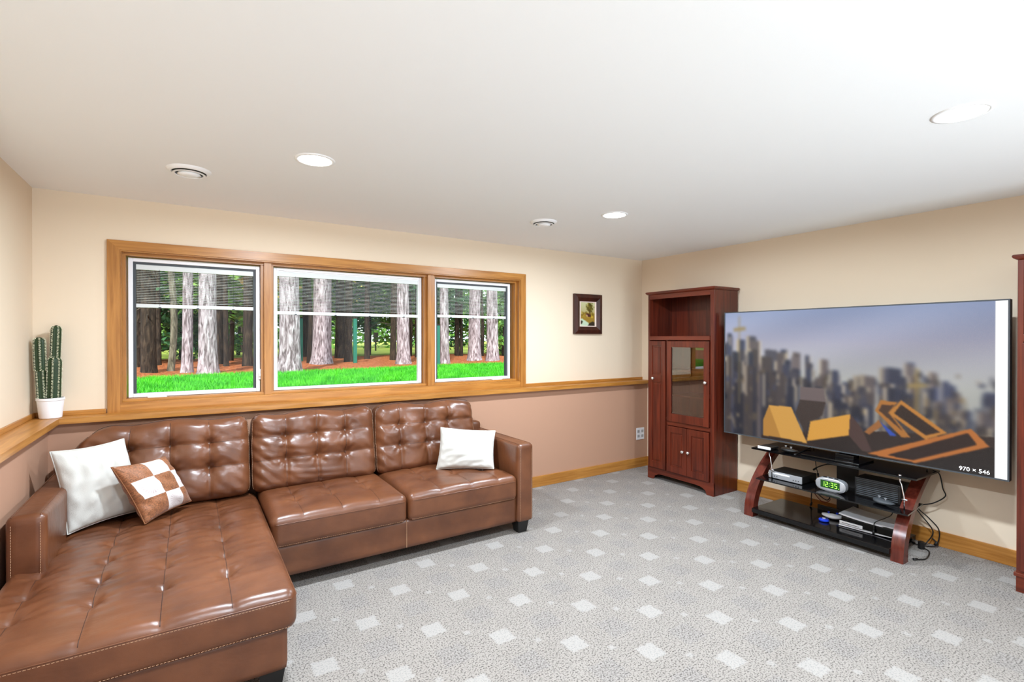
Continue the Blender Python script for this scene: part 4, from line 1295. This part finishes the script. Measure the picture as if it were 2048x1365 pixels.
t = tag(empty('blue_disc', (4.175, 1.985, 0.082)), 'blue round plastic gadget on the lowest shelf under the white controller', 'gadget')
m = MB(); m.lathe([(0.0005, 0.0), (0.030, 0.0), (0.036, 0.006), (0.036, 0.014), (0.030, 0.020), (0.0005, 0.022)], (4.150, 1.955, 0.0825), 28); autosmooth(m.build('disc', M['blue'], t))
m = MB(); m.lathe([(0.012, 0.022), (0.012, 0.0245), (0.0005, 0.025)], (4.150, 1.955, 0.0825), 16); m.build('button', M['white'], t)

# ---- leads
def lead(name, pts, r, label, mat=None, plug=None):
    t = tag(empty(name, pts[0]), label, 'cable', 'loose leads about the television stand')
    m = MB(); m.tube(spline(pts, 10), r, 7); m.build('wire', mat or M['black'], t, True)
    a, b = Vector(pts[-1]), Vector(pts[-2])
    d = (b-a).normalized()
    m = MB(); m.tube([a, a+d*0.03], 0.008, 8); m.build('plug', M['black'], t, True)
    return t
lead('power_lead', [(4.42, 1.36, 0.572), (4.47, 1.338, 0.54), (4.49, 1.325, 0.44), (4.50, 1.315, 0.385), (4.50, 1.38, 0.32), (4.49, 1.47, 0.27), (4.51, 1.41, 0.20), (4.53, 1.36, 0.13), (4.53, 1.36, 0.05), (4.52, 1.38, 0.012)], 0.004,
     'black lead hanging in a wide loop off the end of the glass top')
lead('power_lead', [(4.41, 1.39, 0.572), (4.47, 1.42, 0.50), (4.48, 1.455, 0.38), (4.48, 1.485, 0.28), (4.50, 1.46, 0.22), (4.52, 1.39, 0.11), (4.50, 1.42, 0.02), (4.42, 1.42, 0.008), (4.36, 1.36, 0.007), (4.20, 1.33, 0.007), (4.12, 1.372, 0.008)], 0.004,
     'black lead dropping behind the curved leg and curling on the carpet')
lead('power_lead', [(4.545, 1.40, 0.05), (4.52, 1.36, 0.02), (4.48, 1.39, 0.008), (4.44, 1.46, 0.008), (4.47, 1.50, 0.008)], 0.004, 'short black lead curled on the carpet below the baseboard')
lead('power_lead', [(4.46, 2.185, 0.575), (4.47, 2.18, 0.50), (4.47, 2.17, 0.42), (4.46, 2.15, 0.36), (4.44, 2.14, 0.345)], 0.003, 'thin black lead hanging behind the disc player')
lead('power_lead', [(4.40, 2.13, 0.335), (4.42, 2.16, 0.30), (4.43, 2.155, 0.22), (4.42, 2.06, 0.17), (4.43, 2.04, 0.24), (4.42, 2.12, 0.27), (4.43, 2.18, 0.22), (4.43, 2.19, 0.10), (4.42, 2.19, 0.09)], 0.004, 'tangled black lead looped between the middle and lowest shelves')
lead('power_lead', [(4.44, 2.10, 0.25), (4.43, 2.04, 0.18), (4.44, 2.10, 0.14), (4.45, 2.17, 0.19), (4.44, 2.20, 0.26)], 0.003, 'dark red lead looped below the middle shelf', M['red'])
lead('power_lead', [(4.39, 1.60, 0.335), (4.40, 1.59, 0.27), (4.38, 1.59, 0.20), (4.30, 1.60, 0.184), (4.20, 1.612, 0.178), (4.158, 1.618, 0.165), (4.150, 1.618, 0.12), (4.150, 1.620, 0.090)], 0.003, 'black lead draped over the white console')
lead('power_lead', [(4.52, 1.99, 0.45), (4.50, 2.03, 0.455), (4.47, 2.08, 0.455), (4.43, 2.13, 0.43), (4.40, 2.16, 0.40)], 0.005, 'thick black lead arching above the alarm clock')
lead('power_lead', [(4.46, 2.20, 0.60), (4.44, 2.205, 0.575), (4.35, 2.20, 0.566), (4.15, 2.165, 0.566), (4.10, 2.155, 0.566)], 0.0035, 'black lead lying across the glass top beside the controller')

# =================================================================== GARDEN OUTSIDE
GZ = 0.90
def ground_mat(name, cols, scale, bump=0.5, detail=6):
    m, nt, b = new_mat(name)
    tc = nt.nodes.new('ShaderNodeTexCoord'); n = nt.nodes.new('ShaderNodeTexNoise'); n.inputs['Scale'].default_value = scale; n.inputs['Detail'].default_value = detail
    nt.links.new(tc.outputs['Object'], n.inputs['Vector'])
    r = nt.nodes.new('ShaderNodeValToRGB'); r.color_ramp.elements[0].position = 0.3; r.color_ramp.elements[0].color = s2l(*cols[0])
    r.color_ramp.elements[1].position = 0.72; r.color_ramp.elements[1].color = s2l(*cols[-1])
    if len(cols) == 3:
        e = r.color_ramp.elements.new(0.5); e.color = s2l(*cols[1])
    nt.links.new(n.outputs['Fac'], r.inputs[0]); nt.links.new(r.outputs[0], b.inputs['Base Color'])
    b.inputs['Roughness'].default_value = 0.95; b.inputs['Specular IOR Level'].default_value = 0.1
    bp = nt.nodes.new('ShaderNodeBump'); bp.inputs['Strength'].default_value = bump; bp.inputs['Distance'].default_value = 0.05
    nt.links.new(n.outputs['Fac'], bp.inputs['Height']); nt.links.new(bp.outputs[0], b.inputs['Normal'])
    return m
M['lawn'] = ground_mat('lawn_soil', [(40, 110, 24), (70, 160, 40)], 30)
M['needles'] = ground_mat('pine_needle_litter', [(104, 58, 36), (176, 102, 66), (214, 150, 104)], 26, 0.9)
M['meadow'] = ground_mat('sunny_meadow', [(130, 160, 60), (196, 196, 110)], 2.0)
def leaf_mat(name, c0, c1):
    m, nt, b = new_mat(name)
    oi = nt.nodes.new('ShaderNodeTexCoord'); n = nt.nodes.new('ShaderNodeTexNoise'); n.inputs['Scale'].default_value = 3.5; n.inputs['Detail'].default_value = 4
    nt.links.new(oi.outputs['Object'], n.inputs['Vector'])
    r = nt.nodes.new('ShaderNodeValToRGB'); r.color_ramp.elements[0].position = 0.35; r.color_ramp.elements[0].color = s2l(*c0)
    r.color_ramp.elements[1].position = 0.65; r.color_ramp.elements[1].color = s2l(*c1)
    nt.links.new(n.outputs['Fac'], r.inputs[0]); nt.links.new(r.outputs[0], b.inputs['Base Color'])
    b.inputs['Roughness'].default_value = 0.6
    b.inputs['Transmission Weight'].default_value = 0.0
    return m
M['grass'] = leaf_mat('grass_blades', (34, 150, 14), (84, 200, 30))
M['leaf_dark'] = leaf_mat('spruce_needles', (28, 80, 46), (66, 128, 72))
M['leaf_mid'] = leaf_mat('green_leaves', (60, 122, 42), (134, 184, 74))
M['leaf_yellow'] = leaf_mat('yellowing_leaves', (150, 140, 44), (226, 206, 96))
def bark(name, c0, c1, c2):
    m, nt, b = new_mat(name)
    tc = nt.nodes.new('ShaderNodeTexCoord'); mp = nt.nodes.new('ShaderNodeMapping'); mp.inputs['Scale'].default_value = (16, 16, 3.2)
    nt.links.new(tc.outputs['Object'], mp.inputs['Vector'])
    n = nt.nodes.new('ShaderNodeTexNoise'); n.inputs['Scale'].default_value = 1.6; n.inputs['Detail'].default_value = 5; n.inputs['Distortion'].default_value = 0.7
    nt.links.new(mp.outputs[0], n.inputs['Vector'])
    r = nt.nodes.new('ShaderNodeValToRGB'); r.color_ramp.elements[0].position = 0.36; r.color_ramp.elements[0].color = s2l(*c0)
    r.color_ramp.elements[1].position = 0.66; r.color_ramp.elements[1].color = s2l(*c2)
    e = r.color_ramp.elements.new(0.5); e.color = s2l(*c1)
    nt.links.new(n.outputs['Fac'], r.inputs[0]); nt.links.new(r.outputs[0], b.inputs['Base Color'])
    b.inputs['Roughness'].default_value = 0.9
    bp = nt.nodes.new('ShaderNodeBump'); bp.inputs['Strength'].default_value = 1.0; bp.inputs['Distance'].default_value = 0.04
    nt.links.new(n.outputs['Fac'], bp.inputs['Height']); nt.links.new(bp.outputs[0], b.inputs['Normal'])
    return m
M['bark_pale'] = bark('pale_pine_bark', (96, 84, 88), (158, 146, 154), (204, 196, 206))
M['bark_dark'] = bark('shaded_brown_bark', (26, 20, 15), (46, 36, 28), (74, 62, 50))  # brown bark, darkened so the colour carries the shade on the rear trunks
M['bark_grey'] = bark('grey_bark', (70, 68, 56), (108, 104, 88), (140, 138, 122))

def lawn_edge(x): return 9.45+0.14*x+0.12*math.sin(x*1.7)
xs_ = np.linspace(-14, 22, 73)
m = MB()
for i in range(len(xs_)-1):
    x0, x1 = xs_[i], xs_[i+1]
    m.add([(x0, 4.44, GZ), (x1, 4.44, GZ), (x1, lawn_edge(x1), GZ), (x0, lawn_edge(x0), GZ), (x0, 4.44, GZ-0.15), (x1, 4.44, GZ-0.15), (x1, lawn_edge(x1), GZ-0.15), (x0, lawn_edge(x0), GZ-0.15)], [(0, 1, 2, 3), (7, 6, 5, 4)])
struct(m.build('lawn', M['lawn']))
m = MB(); vs, fs = [], []
ny = 24
for i, x in enumerate(xs_):
    for j in range(ny+1):
        y = lawn_edge(x)+(17.5-lawn_edge(x))*j/ny
        vs.append((x, y, GZ+0.005+0.035*math.sin(x*2.1+y*1.3)*math.sin(y*2.7-x)*min(1, j/2)))
for i in range(len(xs_)-1):
    for j in range(ny):
        q = i*(ny+1)+j; fs.append((q, q+ny+1, q+ny+2, q+1))
mo = m.add(vs, fs).build('ground_needle_bed', M['needles'], None, True); struct(mo)
struct(boxo('ground_meadow', -40, 60, 17.4, 90, GZ-0.3, GZ-0.005, M['meadow']))

def quick_mesh(name, V, tri, mat, parent=None):
    me = bpy.data.meshes.new(name)
    n = len(V); k = len(tri); s_ = tri.shape[1]
    me.vertices.add(n); me.vertices.foreach_set('co', V.astype(np.float32).ravel())
    me.loops.add(k*s_); me.loops.foreach_set('vertex_index', tri.astype(np.int32).ravel())
    me.polygons.add(k); me.polygons.foreach_set('loop_start', np.arange(0, k*s_, s_, dtype=np.int32)); me.polygons.foreach_set('loop_total', np.full(k, s_, np.int32))
    me.update(calc_edges=True); me.materials.append(mat)
    o = bpy.data.objects.new(name, me); C.objects.link(o)
    return attach(o, parent)

# grass blades, thickest where the lawn shows through the panes
NB = 90000
gx = rng.uniform(-3.5, 9.5, NB); gy0 = 5.2
ge = np.array([lawn_edge(x) for x in gx]); gy = gy0+(ge+0.06-gy0)*rng.uniform(0, 1, NB)
hh = rng.uniform(0.035, 0.075, NB); an = rng.uniform(0, PI, NB); wdt = rng.uniform(0.004, 0.008, NB)
lean = rng.normal(0, 0.022, (NB, 2))
base = np.stack([gx, gy, np.full(NB, GZ-0.005)], 1)
dv = np.stack([np.cos(an)*wdt, np.sin(an)*wdt, np.zeros(NB)], 1)
tip = base+np.stack([lean[:, 0], lean[:, 1], hh], 1)
V = np.stack([base-dv, base+dv, tip], 1).reshape(-1, 3)
go = quick_mesh('lawn_grass', V, np.arange(3*NB).reshape(-1, 3), M['grass'])
tag(go, 'bright green mown grass covering the lawn outside the windows', 'grass', kind='stuff')

def leaves(n, cen, rad, size, mat, name, parent, droop=0.35, seed=0, shell=0.0):
    g = np.random.default_rng(seed)
    d = g.normal(0, 1, (n, 3)); d /= np.linalg.norm(d, axis=1, keepdims=True)
    r = (shell+(1-shell)*g.uniform(0, 1, n)**0.5)[:, None]
    P = np.array(cen)+d*r*np.array(rad)
    # gather the leaves into boughs
    nb = max(6, n//45); bc = P[g.integers(0, n, nb)]
    k = g.integers(0, nb, n)
    P = bc[k]+g.normal(0, 1, (n, 3))*np.array([0.34, 0.34, 0.09])*max(rad)/1.6
    ax = g.normal(0, 1, (n, 3)); ax[:, 2] = ax[:, 2]*0.35-droop; ax /= np.linalg.norm(ax, axis=1, keepdims=True)
    sd = np.cross(ax, g.normal(0, 1, (n, 3))); sd /= np.linalg.norm(sd, axis=1, keepdims=True)
    ln = (size*g.uniform(0.6, 1.3, n))[:, None]; wd = ln*0.20
    V = np.stack([P-ax*ln*0.5, P+sd*wd, P+ax*ln*0.5, P-sd*wd], 1).reshape(-1, 3)
    return quick_mesh(name, V, np.arange(4*n).reshape(-1, 4), mat, parent)

def trunk_mesh(x, y, r, h, bend, flare, seed, mat, parent):
    g = np.random.default_rng(seed)
    n, mm = 18, 26
    vs, fs = [], []
    wob = g.uniform(0, 6.28, 4)
    for i in range(mm+1):
        tt = i/mm; z = GZ-0.05+h*tt**1.6
        zz = z-GZ
        rr = r*(1+flare*math.exp(-zz/0.16))*(1-0.045*zz)
        ox = bend*math.sin(zz*1.3+wob[0])*0.5+bend*0.12*zz; oy = bend*0.4*math.cos(zz+wob[1])
        for k in range(n):
            a = 2*PI*k/n
            q = rr*(1+0.05*math.sin(3*a+wob[2]+zz*0.5)+0.04*math.sin(7*a+wob[3])+0.12*flare*math.exp(-zz/0.12)*math.sin(5*a+wob[1]))
            vs.append((x+ox+q*math.cos(a), y+oy+q*math.sin(a), z))
    for i in range(mm):
        for k in range(n): fs.append((i*n+k, i*n+(k+1) % n, (i+1)*n+(k+1) % n, (i+1)*n+k))
    return mesh('trunk', vs, fs, mat, parent, True)

TREES = [('dark trunk at the outer edge of the first window, partly behind its neighbour', -0.94, 13.34, 0.091, 0),
 ('stout dark trunk standing second from the outer edge of the first window', -0.62, 11.06, 0.125, 0),
 ('narrow dark trunk just behind the slim crooked tree in the first window', -0.59, 13.58, 0.055, 0),
 ('slim crooked grey tree leaning in the first window', -0.34, 11.37, 0.061, 2),
 ('slender pale lilac pine trunk near the middle of the first window', -0.04, 10.53, 0.088, 1),
 ('thin dark trunk half hidden behind the widest pale trunk of the first window', 0.26, 14.08, 0.066, 0),
 ('widest pale trunk in the first window, right of the slender lilac one', 0.26, 9.90, 0.144, 1),
 ('dark trunk directly right of the widest pale trunk in the first window', 0.60, 13.58, 0.088, 0),
 ('thin dark trunk, second right of the widest pale trunk in the first window', 0.67, 12.77, 0.055, 0),
 ('faraway thin dark trunk near the inner edge of the first window', 1.89, 24.90, 0.110, 0),
 ('dark trunk closest to the inner edge of the first window', 1.06, 12.28, 0.103, 0),
 ('thick pale pine trunk at the lawn edge, leftmost in the middle window', 1.50, 9.70, 0.188, 1),
 ('dark trunk just right of the green post beside the thickest pale pine', 3.13, 17.15, 0.097, 0),
 ('thick reddish pale pine trunk, second pale one in the middle window', 2.67, 12.53, 0.227, 1),
 ('broad dark trunk in the middle window behind the second green post', 3.86, 15.71, 0.145, 0),
 ('dark trunk touching the second green post on its left', 3.40, 12.96, 0.108, 0),
 ('lone thin dark trunk left of the small sign in the middle window', 4.24, 14.19, 0.078, 0),
 ('dark trunk immediately left of the rightmost pale pine in the middle window', 4.75, 13.47, 0.090, 0),
 ('pale pine trunk rightmost in the middle window', 4.38, 11.71, 0.165, 1),
 ('thin dark trunk at the extreme right edge of the middle window', 6.15, 15.21, 0.064, 0),
 ('pale pine trunk leftmost in the narrow third window', 5.02, 10.74, 0.111, 1),
 ('dark trunk left of the pair of thin trunks in the third window', 7.87, 15.77, 0.088, 0),
 ('thinnest dark trunk in the third window, right of its dark twin', 7.99, 15.69, 0.061, 0),
 ('pale pine trunk in the middle of the third window', 6.81, 12.53, 0.185, 1),
 ('pale pine trunk rightmost in the third window', 6.75, 11.46, 0.166, 1)]
for k, (lab, x, y, r, kind) in enumerate(TREES):
    t = tag(empty('pine_tree', (x, y, GZ)), lab, 'tree', 'trees outside the windows')
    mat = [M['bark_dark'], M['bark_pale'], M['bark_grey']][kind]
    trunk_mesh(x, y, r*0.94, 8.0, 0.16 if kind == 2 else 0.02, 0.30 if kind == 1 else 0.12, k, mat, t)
    leaves(220, (x, y, 8.4), (2.0, 2.0, 2.6), 0.55, M['leaf_dark'], 'crown', t, seed=100+k)
    if kind != 1:
        m = MB(); g = np.random.default_rng(k)
        for j in range(7):
            z = GZ+g.uniform(0.9, 3.4); a = g.uniform(0, 2*PI); l_ = g.uniform(0.4, 1.1)
            p = (x, y, z)
            q = (x+math.cos(a)*l_*0.6, y+math.sin(a)*l_*0.6, z+0.05); e = (x+math.cos(a)*l_, y+math.sin(a)*l_, z-0.10)
            m.tube([p, q, e], [0.016, 0.010, 0.004], 5)
        m.build('dead_branches', mat, t)

# understorey: bushy evergreens and saplings behind the pines
BUSH = [(-1.5, 15.5, 2.6, 1.5, 1.7, 'leaf_dark', 'dark drooping evergreen at the outer edge of the first window'),
        (-0.2, 16.5, 2.3, 1.3, 1.5, 'leaf_dark', 'dark evergreen behind the slender lilac pine'),
        (0.9, 15.0, 2.9, 1.3, 1.1, 'leaf_mid', 'green leafy tree behind the widest pale trunk of the first window'),
        (1.55, 12.6, 3.0, 0.7, 0.6, 'leaf_yellow', 'yellowing branch high at the inner edge of the first window'),
        (2.6, 18.5, 2.8, 1.5, 1.6, 'leaf_mid', 'bright green tree behind the thick pine at the lawn edge'),
        (3.9, 19.5, 3.3, 1.6, 1.0, 'leaf_mid', 'green tree high behind the second green post'),
        (5.6, 18.5, 2.9, 1.6, 1.2, 'leaf_dark', 'feathery spruce behind the small sign in the middle window'),
        (7.0, 18.0, 2.6, 1.3, 1.4, 'leaf_mid', 'leafy tree behind the rightmost pale pine of the middle window'),
        (8.6, 18.5, 2.6, 1.6, 1.6, 'leaf_dark', 'dark evergreen behind the pair of thin trunks'),
        (10.4, 17.0, 2.2, 1.6, 1.5, 'leaf_mid', 'green bushy tree behind the rightmost pale pine of the third window'),
        (9.3, 15.0, 1.5, 0.9, 0.7, 'leaf_mid', 'low green shrub between the pale pines of the third window'),
        (0.4, 19.5, 1.7, 1.1, 0.9, 'leaf_mid', 'low green shrub glimpsed between the trunks of the first window'),
        (2.5, 13.2, 3.5, 0.8, 0.5, 'leaf_mid', 'bright leafy bough at the top between the two thick pines'),
        (-2.4, 20.0, 3.0, 1.6, 1.4, 'leaf_yellow', 'sunlit yellow green tree far behind the stout dark trunk'),
        (-1.0, 14.2, 3.3, 0.9, 0.7, 'leaf_dark', 'dark drooping bough above the crooked grey tree'),
        (1.5, 21.0, 3.2, 1.5, 1.2, 'leaf_yellow', 'sunlit yellow tree far behind the inner edge of the first window'),
        (4.9, 23.5, 3.6, 1.8, 1.2, 'leaf_yellow', 'sunlit yellow green tree far behind the lone thin trunk'),
        (4.4, 17.6, 4.0, 1.1, 0.5, 'leaf_mid', 'green bough hanging high above the second green post'),
        (6.3, 16.2, 3.6, 1.2, 0.7, 'leaf_dark', 'dark spruce bough high beside the rightmost pale pine of the middle window'),
        (8.2, 14.6, 3.2, 1.0, 0.8, 'leaf_dark', 'dark bough between the pale pines high in the third window')]
for k, (x, y, z, rh, rz, mt, lab) in enumerate(BUSH):
    t = tag(empty('evergreen_tree', (x, y, GZ)), lab, 'tree', 'leafy growth behind the pines')
    leaves(3600 if rh > 1 else 600, (x, y, z), (rh, rh, rz), 0.20, M[mt], 'foliage', t, seed=300+k)
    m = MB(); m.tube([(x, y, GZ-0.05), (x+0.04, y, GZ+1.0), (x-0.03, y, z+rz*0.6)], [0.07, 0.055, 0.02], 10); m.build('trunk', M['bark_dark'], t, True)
bk = leaves(15000, (6, 34, 4.6), (22, 3.0, 4.2), 0.6, M['leaf_mid'], 'distant_foliage', None, seed=900)
tag(bk, 'dense distant green woodland foliage behind all the trunks', 'woodland', kind='stuff')

for (x, y, h, lab) in [(2.43, 13.90, 1.13, 'green post standing right of the thickest pale pine'), (3.324, 12.10, 1.08, 'green post with a brown top between dark trunks in the middle window'), (4.71, 10.41, 0.90, 'green post at the outer edge of the third window')]:
    t = tag(empty('garden_post', (x, y, GZ)), lab, 'post', 'green posts among the trees')
    m = MB(); m.box(x-0.040, x+0.040, y-0.035, y+0.035, GZ-0.05, GZ+h, 0.006); m.build('shaft', M['green_post'], t)
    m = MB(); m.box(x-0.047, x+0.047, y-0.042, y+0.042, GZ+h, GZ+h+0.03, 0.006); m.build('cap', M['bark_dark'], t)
t = tag(empty('garden_sign', (7.70, 24.35, GZ)), 'small brown sign on a thin stake in the sunny meadow', 'sign')
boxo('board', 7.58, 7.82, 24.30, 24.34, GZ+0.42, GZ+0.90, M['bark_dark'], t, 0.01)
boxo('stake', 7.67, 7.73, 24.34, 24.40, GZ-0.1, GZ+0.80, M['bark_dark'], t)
